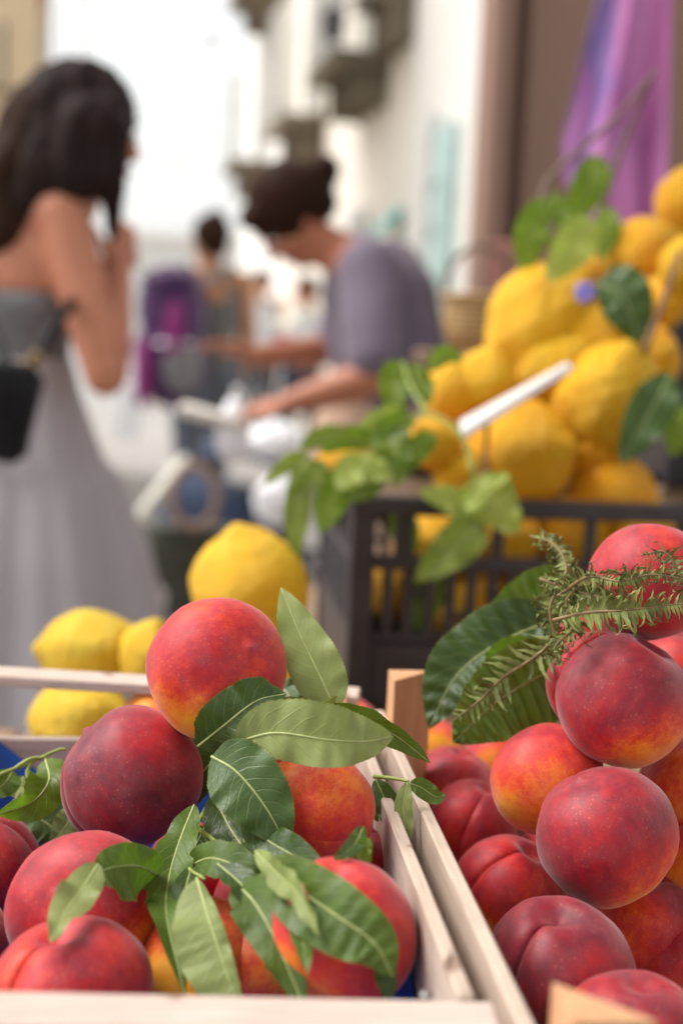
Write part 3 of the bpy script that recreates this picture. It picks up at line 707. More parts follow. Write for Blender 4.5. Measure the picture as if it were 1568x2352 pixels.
sprig('fan of long peach leaves hanging over the front peaches', (470, 1870, .80), [[(490, 1830, .79), (450, 1900, .765), (430, 1985, .735), (470, 2020, .70)], [(450, 1900, .765), (540, 1965, .74), (620, 1990, .715)]], [
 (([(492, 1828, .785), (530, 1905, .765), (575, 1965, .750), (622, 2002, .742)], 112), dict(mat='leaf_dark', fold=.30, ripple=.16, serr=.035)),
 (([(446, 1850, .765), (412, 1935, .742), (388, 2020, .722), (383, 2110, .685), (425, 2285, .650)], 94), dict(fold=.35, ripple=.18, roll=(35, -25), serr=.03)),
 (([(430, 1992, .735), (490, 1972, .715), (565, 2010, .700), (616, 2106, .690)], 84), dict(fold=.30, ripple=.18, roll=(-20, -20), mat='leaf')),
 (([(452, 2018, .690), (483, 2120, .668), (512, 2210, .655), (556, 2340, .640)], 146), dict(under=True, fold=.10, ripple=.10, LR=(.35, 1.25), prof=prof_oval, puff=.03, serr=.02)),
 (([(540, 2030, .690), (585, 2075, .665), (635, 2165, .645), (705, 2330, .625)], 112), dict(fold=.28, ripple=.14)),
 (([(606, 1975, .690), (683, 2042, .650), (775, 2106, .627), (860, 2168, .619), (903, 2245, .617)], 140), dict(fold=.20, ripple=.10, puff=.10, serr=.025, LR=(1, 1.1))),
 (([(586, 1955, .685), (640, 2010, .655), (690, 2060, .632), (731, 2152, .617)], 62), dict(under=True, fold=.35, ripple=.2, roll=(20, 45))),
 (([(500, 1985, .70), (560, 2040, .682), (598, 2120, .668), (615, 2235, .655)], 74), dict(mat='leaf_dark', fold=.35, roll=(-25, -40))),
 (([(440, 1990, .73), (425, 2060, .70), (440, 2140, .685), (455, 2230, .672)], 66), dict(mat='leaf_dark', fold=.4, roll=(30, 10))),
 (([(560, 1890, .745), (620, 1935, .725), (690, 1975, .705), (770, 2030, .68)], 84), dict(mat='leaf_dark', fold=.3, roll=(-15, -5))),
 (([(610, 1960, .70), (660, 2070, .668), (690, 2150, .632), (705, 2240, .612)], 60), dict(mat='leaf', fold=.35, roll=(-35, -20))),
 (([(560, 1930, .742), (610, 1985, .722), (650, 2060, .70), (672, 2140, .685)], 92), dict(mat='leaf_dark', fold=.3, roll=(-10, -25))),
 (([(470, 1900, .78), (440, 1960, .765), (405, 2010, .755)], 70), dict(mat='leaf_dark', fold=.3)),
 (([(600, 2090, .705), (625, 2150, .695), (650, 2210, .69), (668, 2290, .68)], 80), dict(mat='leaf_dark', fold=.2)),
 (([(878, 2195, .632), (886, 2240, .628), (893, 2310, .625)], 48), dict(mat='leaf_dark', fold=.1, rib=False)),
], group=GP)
sprig('bent peach leaf folded over the wide red peach', (356, 2004, .725), [(356, 2004, .725), (385, 2000, .735), (430, 1990, .745)], [
 (([(362, 2010, .722), (320, 1990, .705), (262, 1992, .690), (215, 2010, .682)], 124), dict(fold=.3, ripple=.20, roll=(-10, 10), LR=(1.25, .8), prof=prof_oval)),
 (([(225, 1985, .680), (190, 2040, .668), (150, 2095, .652), (117, 2166, .632)], 84), dict(under=True, fold=.25, ripple=.20, roll=(10, 20))),
 (([(345, 2085, .70), (352, 2070, .695), (368, 2058, .692)], 30), dict(fold=.4, rib=False)),
], group=GP)
sprig('green twig with curled leaves at the left of the tray crate', (60, 1755, .86), [[(-60, 1805, .83), (0, 1779, .84), (70, 1752, .85), (130, 1724, .86), (152, 1721, .862)], [(70, 1752, .85), (62, 1782, .845), (85, 1810, .84)], [(35, 1765, .845), (75, 1742, .85), (130, 1745, .86)]], [
 (([(105, 1745, .845), (112, 1795, .828), (70, 1845, .812), (-10, 1872, .80)], 92), dict(mat='leaf_lemon', fold=.35, ripple=.2, roll=(25, -30))),
 (([(30, 1770, .85), (10, 1800, .845), (-30, 1830, .84)], 60), dict(fold=.3)),
 (([(128, 1750, .868), (140, 1790, .865), (135, 1830, .862)], 62), dict(mat='leaf_dark', fold=.3)),
 (([(30, 1840, .88), (90, 1880, .875), (130, 1920, .872), (95, 1990, .87)], 100), dict(mat='leaf_dark', fold=.2)),
 (([(175, 1850, .87), (150, 1900, .862), (115, 1940, .858)], 58), dict(under=True, mat='leaf_dark', fold=.2)),
 (([(20, 1800, .87), (60, 1815, .865), (95, 1835, .86)], 50), dict(fold=.3, under=True)),
], group=GP)
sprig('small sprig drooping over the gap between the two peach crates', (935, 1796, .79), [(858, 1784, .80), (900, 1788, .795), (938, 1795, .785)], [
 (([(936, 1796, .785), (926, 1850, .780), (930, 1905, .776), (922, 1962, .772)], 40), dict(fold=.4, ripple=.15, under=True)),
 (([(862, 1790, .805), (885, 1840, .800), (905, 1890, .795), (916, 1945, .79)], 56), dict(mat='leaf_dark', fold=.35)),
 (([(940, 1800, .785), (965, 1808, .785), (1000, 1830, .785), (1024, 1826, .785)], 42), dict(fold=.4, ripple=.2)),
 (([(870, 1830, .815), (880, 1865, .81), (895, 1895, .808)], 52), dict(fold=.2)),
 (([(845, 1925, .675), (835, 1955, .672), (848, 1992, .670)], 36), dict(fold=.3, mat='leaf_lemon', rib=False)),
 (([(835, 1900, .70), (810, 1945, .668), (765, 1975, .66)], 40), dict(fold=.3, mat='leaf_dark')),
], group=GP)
# broad serrated leaves on the right crate
GB = 'broad serrated leaves on the dark peach pile'
prof_broad = lambda t: max(0.0, (t**.55)*((1-t)**.80))/.415
BR = dict(mat='leaf_broad', prof=prof_broad, serr=.035, puff=.15, ripple=.08)
for lab, pts, w, kw in (
 ('broad matte leaf highest behind the fern', [(1330, 1345, .965), (1250, 1365, .955), (1170, 1405, .95), (1080, 1490, .945)], 150, dict(fold=.25, roll=(-28, -28))),
 ('broad dark leaf hanging down towards the far corner post', [(1285, 1420, .935), (1160, 1470, .930), (1050, 1550, .925), (985, 1675, .92)], 165, dict(fold=.3, roll=(18, 24), LR=(.9, 1.1), mat='leaf_dark')),
 ('broad glossy ridged leaf lowest over the orange peaches', [(1310, 1520, .905), (1225, 1560, .890), (1130, 1620, .880), (1040, 1706, .878)], 195, dict(fold=.15, LR=(1.15, 1.0), roll=(-22, -12), puff=.24)),
 ('bright green leaf edge folded above the glossy ridged leaf', [(1240, 1500, .89), (1195, 1486, .885), (1145, 1500, .885), (1108, 1548, .89)], 54, dict(fold=.4, mat='leaf_lemon'))):
    r = empty('broad_leaf', at(*pts[0]), lab, 'leaf', GB); k = dict(BR); k.update(kw); leaf(r, pts, w, seed=3, **k)

# ------------------------------------------------------------------ fern fronds
def fern(label, pts, plen, n, seed, curl=1.0, side=(1, 1)):
    root = empty('fern_frond', at(*pts[0]), label, 'fern', 'dry fern fronds on the dark peach pile'); rg = random.Random(seed)
    P3 = spline([at(*p) for p in pts], 40); mk('stem', G().tube(P3, [.0011*(1.1-.8*i/39) for i in range(40)], 6), M['fern_stem'], root)
    g_ = G(); dm = pts[len(pts)//2][2]
    for i in range(n):
        t = .06+.93*i/n; k = min(38, int(t*39)); p = P3[k].lerp(P3[k+1], t*39-k); T = (P3[k+1]-P3[k]).normalized(); vw = (V((0, 0, EYE))-p).normalized()
        for s in (-1, 1):
            if not side[0 if s < 0 else 1] or rg.random() < .06: continue
            L = plen/FPX*dm*(sin(pi*min(1, t*.82+.16))**.7)*rg.uniform(.75, 1.15); S = T.cross(vw).normalized()*s
            D = (S*.9+T*.35+vw*rg.uniform(-.3, .6)-V((0, 0, .35))*curl).normalized(); ax = (T*rg.uniform(.3, 1)+vw*rg.uniform(-.6, .6)+V((rg.gauss(0, .4), rg.gauss(0, .4), rg.gauss(0, .4)))).normalized()
            cur = rg.uniform(.9, 3.0)*curl*rg.choice((1, 1, -1)); q = p.copy(); vv = []; m = 7
            for j in range(m+1):
                f = j/m; dirn = Quaternion(ax, cur*f*f*1.5) @ D; wd = L*.07*(1-f**2.5)+.00015; wv = Quaternion(dirn, rg.uniform(-.15, .15)+cur*f) @ T
                wv = (wv-dirn*wv.dot(dirn)).normalized(); ser = 1.0+(.35 if j % 2 else -.15)
                vv += [q-wv*wd*ser, q+dirn.cross(wv)*wd*.3, q+wv*wd*ser]; q = q+dirn*(L/m)
            g_.add(vv, [(j*3+c, j*3+c+1, j*3+c+4, j*3+c+3) for j in range(m) for c in (0, 1)])
    tag(mk('leaflets', g_, M['fern'], root), kind='stuff'); return root
fern('fern frond sloping across the glossy ridged leaf', [(1290, 1440, .855), (1240, 1500, .850), (1150, 1560, .845), (1100, 1610, .842), (1040, 1655, .840)], 74, 18, 1, .6)
fern('tangled fern frond rising towards the black lemon crate', [(1290, 1500, .835), (1262, 1400, .84), (1300, 1310, .85), (1270, 1250, .87), (1215, 1230, .90)], 66, 46, 2, 1.5)
fern('fern frond lying across the peaches to the right edge', [(1270, 1425, .80), (1340, 1408, .79), (1430, 1402, .775), (1520, 1392, .77), (1620, 1380, .765)], 70, 40, 3, .9)
fern('curled fern frond in front of the top pink peach', [(1280, 1370, .82), (1350, 1325, .80), (1420, 1335, .785), (1500, 1320, .78), (1600, 1335, .775)], 60, 40, 4, 1.4)
fern('short fern frond arching up at the right edge', [(1620, 1420, .78), (1570, 1340, .785), (1530, 1270, .788), (1470, 1275, .79)], 50, 20, 5, 1.4)
fern('dense curled fern tip between the broad leaves and the crimson peach', [(1350, 1330, .815), (1300, 1380, .81), (1315, 1440, .805), (1275, 1485, .80), (1285, 1530, .80)], 62, 38, 6, 1.5)
fern('second tangled fern frond among the stems above the crimson peaches', [(1240, 1330, .83), (1300, 1350, .82), (1370, 1370, .80), (1440, 1380, .79)], 62, 38, 7, 1.6)

# ------------------------------------------------------------------ black plastic lemon crate
def plastic_crate(label, loc, W_, D_, H_):
    r = empty('plastic_crate', loc, label, 'crate', 'black plastic lemon crates', YAW); k = dict(smooth=True, world=False, sharp=30); m = M['black_plastic']
    def bar(name, c, s, par=r): return mk(name, G().box(c, s, None, .0022), m, par, **k)
    for sx in (-1, 1):
        for sy in (-1, 1):
            bar('corner_post', (sx*(W_/2-.013), sy*(D_/2-.013), H_/2-.003), (.026, .026, H_-.010))
    for sy in (-1, 1):
        y = sy*(D_/2-.007)
        bar('top_rim', (0, y, H_-.008), (W_+.004, .022, .020)); bar('mid_rail', (0, y, H_*.70), (W_-.052, .013, .016)); bar('low_rail', (0, y, H_*.345), (W_-.052, .013, .008))
        bar('lower_panel', (0, y, H_*.165), (W_-.052, .007, H_*.33-.004))
        n = 5
        for i in range(n): bar('upper_bar', (-W_/2+.026+(W_-.052)*(i+.5)/n - .02, y, H_*.838), (.013 if i else .02, .010, H_*.24))
        n2 = 22
        for i in range(n2):
            x = -W_/2+.030+(W_-.06)*(i+.5)/n2; b = bar('slat', (x, y, H_*.515), (.0115, .010, H_*.325))
            if i % 2: bar('web', (x+(W_-.06)/n2/2, y, H_*(.56 if i % 4 == 1 else .45)), ((W_-.06)/n2-.012, .006, H_*.035), b)
    for sx in (-1, 1):
        x = sx*(W_/2-.007)
        bar('top_rim', (x, 0, H_-.006), (.022, D_-.024, .012)); bar('mid_rail', (x, 0, H_*.70), (.012, D_-.052, .011)); bar('low_rail', (x, 0, H_*.345), (.013, D_-.052, .008))
        bar('lower_panel', (x, 0, H_*.165), (.007, D_-.052, H_*.33-.004))
        for i in range(14):
            y = -D_/2+.030+(D_-.06)*(i+.5)/14; bar('slat', (x, y, H_*.515), (.009, .0085, H_*.325))
        for i in range(3): bar('upper_bar', (x, -D_/2+.03+(D_-.06)*(i+.5)/3, H_*.838), (.010, .013, H_*.24))
    bar('floor_panel', (0, 0, .006), (W_-.05, D_-.05, .008))
    return r
LC = at(812, 1140, 1.50); LH = LC.z-TZ-.002; LW, LD = .56, .38
lcen = LC + U*(LW/2) + W*(LD/2)
plastic_crate('black plastic crate of lemons behind the peach crates', (lcen.x, lcen.y, TZ+.001), LW, LD, LH)
c2 = at(1512, 735, 1.86); s2 = plastic_crate('black plastic crate raised at the right edge behind the lemon pile', (c2.x+.28, c2.y+.15, c2.z-.215), .56, .30, .215)
bx = empty('wooden_box', (c2.x+.28, c2.y+.15, 0), 'tall brown wooden box carrying the raised black crate', 'box', None, YAW)
for i in range(6): mk('plank', G().box((0, -.145, .062+i*(c2.z-.22)/6), (.56, .014, (c2.z-.22)/6-.006), None, .002), M['table'], bx, True, False, 30)
mk('box_core', G().box((0, .008, (c2.z-.218)/2), (.56, .285, c2.z-.220), None, .002), M['table'], bx, True, False, 30)

# ------------------------------------------------------------------ lemons
def lemon_mesh(name, seed, L=1.22, nip=.16, bump=.05):
    nu, nv = 96, 64; vs_ = []; fs = []; sv = V((seed*2.3, seed, seed*4.1))
    for j in range(nv+1):
        t = pi*j/nv
        for i in range(nu):
            ph = 2*pi*i/nu; d = V((sin(t)*cos(ph), sin(t)*sin(ph), cos(t))); r = 1+bump*1.5*noise.noise(d*1.4+sv)+bump*.42*max(-.2, noise.noise(d*7.5+sv))+bump*.40*noise.noise(d*12+sv)
            p = d*r; p.z *= L; p.z += nip*exp(-(t/.22)**2)*1.3 - nip*.5*exp(-((pi-t)/.25)**2)*.9
            vs_.append(p)
    for j in range(nv):
        for i in range(nu): fs.append((j*nu+i, (j+1)*nu+i, (j+1)*nu+(i+1) % nu, j*nu+(i+1) % nu))
    me = bpy.data.meshes.new(name); me.from_pydata([tuple(v) for v in vs_], [], fs); me.update(); me.validate()
    me.polygons.foreach_set('use_smooth', [True]*len(me.polygons)); me.materials.append(M['lemon']); return me
LM = [lemon_mesh('lemon_shape', 1, 1.20, .14, .07), lemon_mesh('lemon_shape', 2, 1.26, .16, .09), lemon_mesh('lemon_shape', 3, 1.08, .08, .055), lemon_mesh('lemon_shape', 4, 1.0, .0, .022)]
def lemon(px, py, wpx, d, axis, tone, mesh, label, group, stem=False):
    R = frame_from(cdir(*axis), RNG.uniform(0, 6)); s = wpx/FPX*d/2*(1.10 if group == GC else 1.03)
    o = bpy.data.objects.new('lemon', LM[mesh]); COL.objects.link(o); o.location = at(px, py, d); o.rotation_euler = R.to_euler(); o.scale = (s, s, s)
    o['tone'] = float(tone); return tag(o, label, 'lemon', group)
GC = 'lemons heaped in the black crate'
for q in (
 (1238, 738, 212, 1.72, (.55, .75, .1), .52, 1, 'large lemon leaning on top, a pale leaf at its neck', GC),
 (1462, 585, 150, 1.76, (.9, .3, .0), .60, 0, 'lemon lying sideways below the topmost one at the right edge', GC),
 (1570, 465, 120, 1.80, (.2, .9, .0), .62, 0, 'topmost lemon cut by the right picture edge', GC),
 (1110, 876, 135, 1.66, (.2, .8, .3), .45, 2, 'pale lemon at the left shoulder of the heap', GC),
 (1262, 850, 158, 1.70, (.5, .4, .6), .42, 1, 'knobbly lemon just above the price card', GC),
 (1390, 930, 212, 1.66, (.3, .8, .5), .44, 1, 'big bumpy pale lemon right of the price card', GC),
 (1192, 1045, 228, 1.645, (.8, .1, .6), .62, 2, 'big smooth orange-yellow lemon under the price card', GC),
 (1402, 1150, 196, 1.66, (.1, .3, .9), .80, 3, 'orange-coloured round lemon behind the crate rim', GC),
 (1350, 785, 150, 1.70, (.8, .3, .2), .56, 0, 'lemon behind the bumpy one, beside the glossy dark leaf', GC),
 (1036, 905, 120, 1.66, (.2, .9, .2), .55, 0, 'lemon among the leaves at the far left of the heap', GC),
 (1000, 1022, 110, 1.60, (-.5, .4, .6), .58, 0, 'small glossy lemon between leaves above the crate corner', GC),
 (802, 1062, 105, 1.62, (-.8, .1, .3), .66, 0, 'small orange lemon outside the crate corner under leaves', GC),
 (1062, 1092, 126, 1.61, (.2, .3, .9), .60, 2, 'lemon pressed against the crate rim beside the hanging leaves', GC),
 (1345, 1045, 104, 1.66, (.2, .3, .9), .74, 0, 'small shaded lemon below the bumpy one', GC),
 (1520, 695, 110, 1.72, (.6, .3, .6), .60, 0, 'bright lemon piece beside the raised black crate', GC),
 (1495, 835, 120, 1.70, (.2, .8, .4), .66, 0, 'shaded lemon under the twig at the right', GC),
 (1568, 610, 100, 1.68, (.2, .8, .4), .45, 0, 'yellow lemon behind the twig at the right edge', GC),
 (1000, 1255, 150, 1.585, (.7, .1, .6), .60, 0, 'lemon inside the crate seen through its upper left gap', GC),
 (1150, 1235, 160, 1.61, (.7, .1, .6), .66, 2, 'lemon inside the crate seen behind the yellow-green leaf', GC),
 (1310, 1225, 160, 1.63, (.1, .7, .6), .72, 3, 'orange lemon inside the crate seen through its upper gap', GC),
 (1465, 1225, 150, 1.64, (.7, .1, .6), .66, 0, 'lemon inside the crate right of the orange one', GC),
 (1060, 1385, 150, 1.585, (.7, .1, .6), .60, 0, 'lemon low in the crate behind the slats near the corner', GC),
 (1215, 1385, 150, 1.61, (.2, .7, .6), .66, 2, 'lemon low in the crate behind the middle slats', GC),
 (1370, 1375, 150, 1.635, (.7, .1, .6), .66, 0, 'lemon low in the crate behind the broad leaves', GC),
 (905, 1350, 120, 1.60, (.1, .8, .6), .60, 0, 'lemon in the near corner of the crate', GC),
): lemon(*q)
GT = 'lemons loose on the stall table'
for q in (
 (574, 1350, 258, 1.46, (-.2, .85, .3), .40, 2, 'largest blocky yellow lemon standing left of the black crate', GT),
 (218, 1502, 196, 1.34, (-.85, .1, .4), .16, 0, 'pale yellow lemon behind the left crate rail, upper of two', GT),
 (345, 1515, 150, 1.32, (.2, .8, .4), .22, 0, 'yellow lemon partly behind the topmost rosy peach', GT),
 (180, 1655, 190, 1.30, (.85, .1, .4), .20, 0, 'yellow lemon with a green tip below the rail of the left crate', GT),
 (380, 1665, 170, 1.36, (.6, .3, .4), .25, 0, 'yellow lemon low behind the rail beside the peaches', GT),
 (600, 1580, 200, 1.47, (.7, .1, .5), .40, 0, 'lemon lying under the largest blocky one', GT),
): lemon(*q)
# ------------------------------------------------------------------ lemon sprigs and price card
prof_lemon = lambda t: max(0.0, (t**.60)*((1-t)**.78))/.42
LK = dict(mat='leaf_lemon', prof=prof_lemon, serr=.008)
def lk(**k): d = dict(LK); d.update(k); return d
GV = 'lemon twigs in the lemon heap'
sprig('bushy lemon twig spilling over the left corner of the black crate', (860, 1060, 1.50), [[(1090, 1100, 1.46), (1060, 1000, 1.48), (980, 950, 1.50), (900, 1000, 1.50), (780, 1080, 1.48), (690, 1045, 1.47)], [(980, 950, 1.5), (940, 880, 1.53), (925, 830, 1.55)]], [
 (([(705, 1045, 1.47), (690, 1120, 1.45), (680, 1200, 1.44), (678, 1290, 1.44)], 66), lk(mat='leaf_olive', fold=.2)),
 (([(705, 1040, 1.47), (660, 1065, 1.47), (608, 1112, 1.47)], 40), lk(mat='leaf_olive', fold=.3)),
 (([(790, 1085, 1.47), (765, 1140, 1.45), (735, 1225, 1.44)], 84), lk(fold=.25)),
 (([(770, 1118, 1.45), (830, 1075, 1.45), (905, 1098, 1.45)], 84), lk(fold=.2, under=True, roll=(-25, -25))),
 (([(860, 1020, 1.5), (800, 1005, 1.5), (735, 1040, 1.49)], 60), lk(fold=.25)),
 (([(880, 960, 1.5), (905, 1030, 1.47), (935, 1100, 1.46)], 92), lk(fold=.3)),
 (([(925, 830, 1.55), (905, 880, 1.54), (915, 965, 1.52)], 80), lk(fold=.3)),
 (([(930, 840, 1.55), (965, 880, 1.54), (985, 930, 1.53)], 60), lk(fold=.3)),
 (([(985, 850, 1.55), (1020, 815, 1.55), (1065, 828, 1.55)], 46), lk(fold=.2)),
 (([(950, 960, 1.48), (905, 975, 1.48), (850, 1000, 1.48)], 62), lk(fold=.2)),
 (([(830, 990, 1.5), (870, 960, 1.5), (920, 935, 1.5)], 46), lk(fold=.2, under=True)),
 (([(1000, 1000, 1.48), (960, 1030, 1.47), (900, 1120, 1.455)], 58), lk(fold=.2)),
 (([(1082, 1195, 1.45), (1040, 1150, 1.45), (960, 1128, 1.45)], 66), lk(fold=.25, under=True)),
 (([(1098, 1095, 1.44), (1125, 1140, 1.43), (1190, 1225, 1.43)], 126), lk(fold=.35, under=True, ripple=.25)),
 (([(1108, 1195, 1.44), (1050, 1250, 1.43), (955, 1335, 1.43)], 105), lk(mat='leaf_olive', fold=.3)),
 (([(745, 1060, 1.46), (715, 1100, 1.45), (655, 1180, 1.45)], 54), lk(mat='leaf_olive', fold=.3)),
 (([(820, 1040, 1.48), (800, 1090, 1.46), (790, 1160, 1.45)], 66), lk(fold=.3, under=True)),
 (([(690, 1030, 1.48), (740, 1000, 1.48), (800, 985, 1.48)], 46), lk(mat='leaf_olive', fold=.3)),
 (([(880, 1060, 1.46), (850, 1110, 1.45), (800, 1150, 1.44)], 60), lk(fold=.2)),
 (([(920, 1160, 1.54), (930, 1220, 1.54), (945, 1280, 1.54)], 70), lk(fold=.2)),
 (([(940, 1330, 1.54), (955, 1390, 1.54), (960, 1450, 1.54)], 56), lk(fold=.2)),
 (([(1010, 1310, 1.54), (1000, 1370, 1.54), (985, 1430, 1.54)], 46), lk(fold=.2)),
], smat='stem', rad=.0022, group=GV)
sprig('forked lemon twig with upright leaves against the purple cloth', (1290, 480, 1.72), [[(1280, 560, 1.70), (1245, 440, 1.74), (1330, 345, 1.76), (1420, 265, 1.78), (1508, 158, 1.80)], [(1385, 470, 1.74), (1415, 370, 1.77), (1460, 260, 1.79), (1505, 160, 1.80)]], [
 (([(1262, 455, 1.72), (1220, 530, 1.71), (1205, 640, 1.70)], 82), lk(fold=.2, mat='leaf_lemon')),
 (([(1272, 440, 1.74), (1278, 520, 1.73), (1300, 600, 1.72)], 76), lk(fold=.2)),
 (([(1372, 355, 1.76), (1352, 430, 1.75), (1300, 520, 1.74)], 88), lk(fold=.25)),
 (([(1385, 470, 1.74), (1395, 530, 1.73), (1378, 600, 1.72)], 60), lk(fold=.2)),
 (([(1362, 505, 1.66), (1320, 560, 1.65), (1255, 645, 1.64)], 104), lk(fold=.3, under=True, ripple=.15)),
], smat='twig', rad=.0042, group=GV)
sprig('glossy dark lemon leaves with a twig beside the raised black crate', (1440, 720, 1.62), [[(1478, 810, 1.62), (1520, 700, 1.63), (1562, 575, 1.65)]], [
 (([(1368, 650, 1.60), (1430, 680, 1.58), (1470, 790, 1.58)], 135), lk(mat='leaf_dark', fold=.2, curl=.3)),
 (([(1540, 860, 1.55), (1490, 950, 1.53), (1425, 1065, 1.52)], 110), lk(mat='leaf_dark', fold=.25)),
 (([(1580, 930, 1.56), (1560, 990, 1.55), (1545, 1050, 1.55)], 70), lk(mat='leaf_lemon', fold=.2)),
], smat='twig', rad=.0035, group=GV)
fl = empty('flower', at(1342, 678, 1.60), 'tiny lavender flower between two lemons', 'flower')
for i in range(6):
    a = i*pi/3; mk('petal', G().ball(at(1342, 672, 1.60)+cdir(cos(a), sin(a), .4)*.007, (.006, .003, .006), 8, 6), M['lavender'], fl)
mk('stem', G().tube([at(1342, 678, 1.60), at(1348, 720, 1.61)], .001, 6), M['stem'], fl)
a_, b_ = at(1066, 1004, 1.44), at(1318, 846, 1.50); ax = (b_-a_).normalized(); mid = (a_+b_)/2
dv = (mid-V((0, 0, EYE))).normalized(); up_ = ax.cross(dv).normalized(); dpt = (dv+up_*.045).normalized(); nrm = ax.cross(dpt).normalized(); dpt = nrm.cross(ax).normalized()
cq = [a_, b_, b_+dv*.09+up_*.004, a_+dv*.11+up_*.012]
pc = empty('price_card', mid, 'white price card seen edge-on, slanting over the lemons', 'price card')
Rm = Matrix((ax, dpt, nrm)).transposed()
def slab(q, up, t): return G().add([p for p in q]+[p+up*t for p in q], [(3, 2, 1, 0), (4, 5, 6, 7), (0, 1, 5, 4), (1, 2, 6, 5), (2, 3, 7, 6), (3, 0, 4, 7)])
mk('board', slab(cq, up_, .0065), M['card'], pc, False)
mk('backing', slab([p-up_*.0015 for p in cq], up_, .0012), M['card_edge'], pc, False)
mk('stick', G().tube([mid+dpt*.08-nrm*.004, mid+dpt*.08-V((0, 0, .13))], .0025, 8), M['twig'], pc)

# ------------------------------------------------------------------ cloth, basket, bag around the lemons
sc_r = empty('hanging_cloth', at(1430, 300, 2.75), 'purple and pink tie-dyed cloth hanging beside the brown pillar', 'cloth')
def cloth():
    g_ = G(); nx, nz = 90, 60; top = -160; vs_ = []
    for j in range(nz+1):
        f = j/nz; y = top+(575-top)*f
        lx = 1395-125*min(1, max(0, (y+160)/560))**1.2 + (80*max(0, (y-330)/245) if y > 330 else 0); rx = 1545-18*f
        for i in range(nx+1):
            u = i/nx; px = lx+(rx-lx)*u; d = 2.75+.03*sin(u*9+f*1.2)*(.4+.6*f)+.012*sin(u*23+f*3)*f
            vs_.append(at(px, y+14*sin(u*9)*f, d))
    g_.add(vs_, [(j*(nx+1)+i, j*(nx+1)+i+1, (j+1)*(nx+1)+i+1, (j+1)*(nx+1)+i) for j in range(nz) for i in range(nx)])
    o = mk('fabric', g_, M['scarf'], sc_r); s = o.modifiers.new('thickness', 'SOLIDIFY'); s.thickness = .002
cloth(); mk('rail', G().tube([at(1330, -170, 2.75), at(1640, -150, 2.75)], .012, 10), M['iron'], sc_r)
mk('bracket', G().tube([at(1640, -150, 2.75), at(1640, -150, 3.52)], .01, 8), M['iron'], sc_r)
bk = at(1092, 808, 2.9); st = empty('display_stand', (bk.x, bk.y, 0), 'brown wooden stand under the wicker basket', 'stand')
mk('stand_top', G().box((bk.x, bk.y, bk.z-.014), (.24, .24, .022), None, .003), M['table'], st, True, sharp=30)
for sx in (-1, 1):
    for sy in (-1, 1): mk('leg', G().box((bk.x+sx*.09, bk.y+sy*.09, (bk.z-.026)/2), (.03, .03, bk.z-.026), None, .002), M['table'], st, True, sharp=30)
bs = empty('wicker_basket', bk, 'tan wicker basket standing behind the lemon heap', 'basket')
mk('body', G().lathe([(.001, 0), (.055, 0), (.068, .05), (.074, .105), (.076, .112), (.07, .112), (.062, .05), (.05, .01), (.001, .01)], bk, 28), M['wicker'], bs)
mk('rim', G().tube([bk+V((.075*cos(a), .075*sin(a), .112)) for a in [2*pi*i/32 for i in range(33)]], .006, 8, False), M['wicker'], bs)
mk('handle', G().tube([bk+V((.07*cos(a), 0, .112+.10*sin(a))) for a in [pi*i/20 for i in range(21)]], .006, 8, False), M['twig'], bs)

# ================================================================== people
def finger_set(g_, wrist, palm_c, tips_dir, side, up, L=.075, curl=.6, r=.0085):
    """five separate fingers rooted in the palm, the thumb at its side"""
    for i, (f, len_) in enumerate(((-1.5, .78), (-.5, .96), (.5, 1.0), (1.5, .88))):
        b = palm_c+tips_dir*.040+side*f*.019; d = tips_dir.copy(); q = b; ax = side
        for s in range(3):
            d = Quaternion(ax, -curl*.55) @ d; nq = q+d*(L*len_*(.42, .33, .25)[s]); g_.capsule(q, r*(1-.1*s), nq, r*(.92-.1*s), 8); q = nq
    b = palm_c-side*.032-tips_dir*.018; d = (tips_dir*.7-side*.75+up*.15).normalized(); q = b+d*.035; g_.capsule(b, .012, q, .010, 8)
    q2 = q+(tips_dir*.9-side*.25-up*.3).normalized()*.03; g_.capsule(q, .010, q2, .008, 8)
def hand(g_, wrist, direction, normal, curl=.6, flip=1):
    direction = direction.normalized(); normal = (normal-direction*normal.dot(direction)).normalized(); side = direction.cross(normal)*flip
    pc_ = wrist+direction*.05; Mx = Matrix((direction, side, normal)).transposed(); g_.ball(pc_, (.050, .040, .016), 14, 8, Mx)
    finger_set(g_, wrist, pc_, direction, side, normal, curl=curl*flip)
def head_shapes(g_, c, fwd, up, s=1.0):
    side = fwd.cross(up).normalized(); Mx = Matrix((fwd, side, up)).transposed(); f = lambda a, b, d: c+(fwd*a+side*b+up*d)*s
    g_.ball(f(-.01, 0, .02), (.098*s, .076*s, .100*s), 18, 12, Mx); g_.ball(f(.025, 0, -.035), (.066*s, .062*s, .080*s), 16, 10, Mx)
    g_.ball(f(.062, 0, -.095), (.026*s, .030*s, .020*s), 12, 8, Mx); g_.capsule(f(.086, 0, .012), .010*s, f(.108, 0, -.026), .014*s, 10)
    g_.ball(f(.074, 0, .030), (.020*s, .050*s, .014*s), 12, 8, Mx)
    for k in (-1, 1):
        g_.ball(f(-.008, k*.078, -.012), (.020*s, .010*s, .032*s), 10, 8, Mx); g_.ball(f(.062, k*.040, -.028), (.026*s, .022*s, .024*s), 10, 8, Mx)
    g_.ball(f(.082, 0, -.062), (.014*s, .026*s, .010*s), 10, 8, Mx)
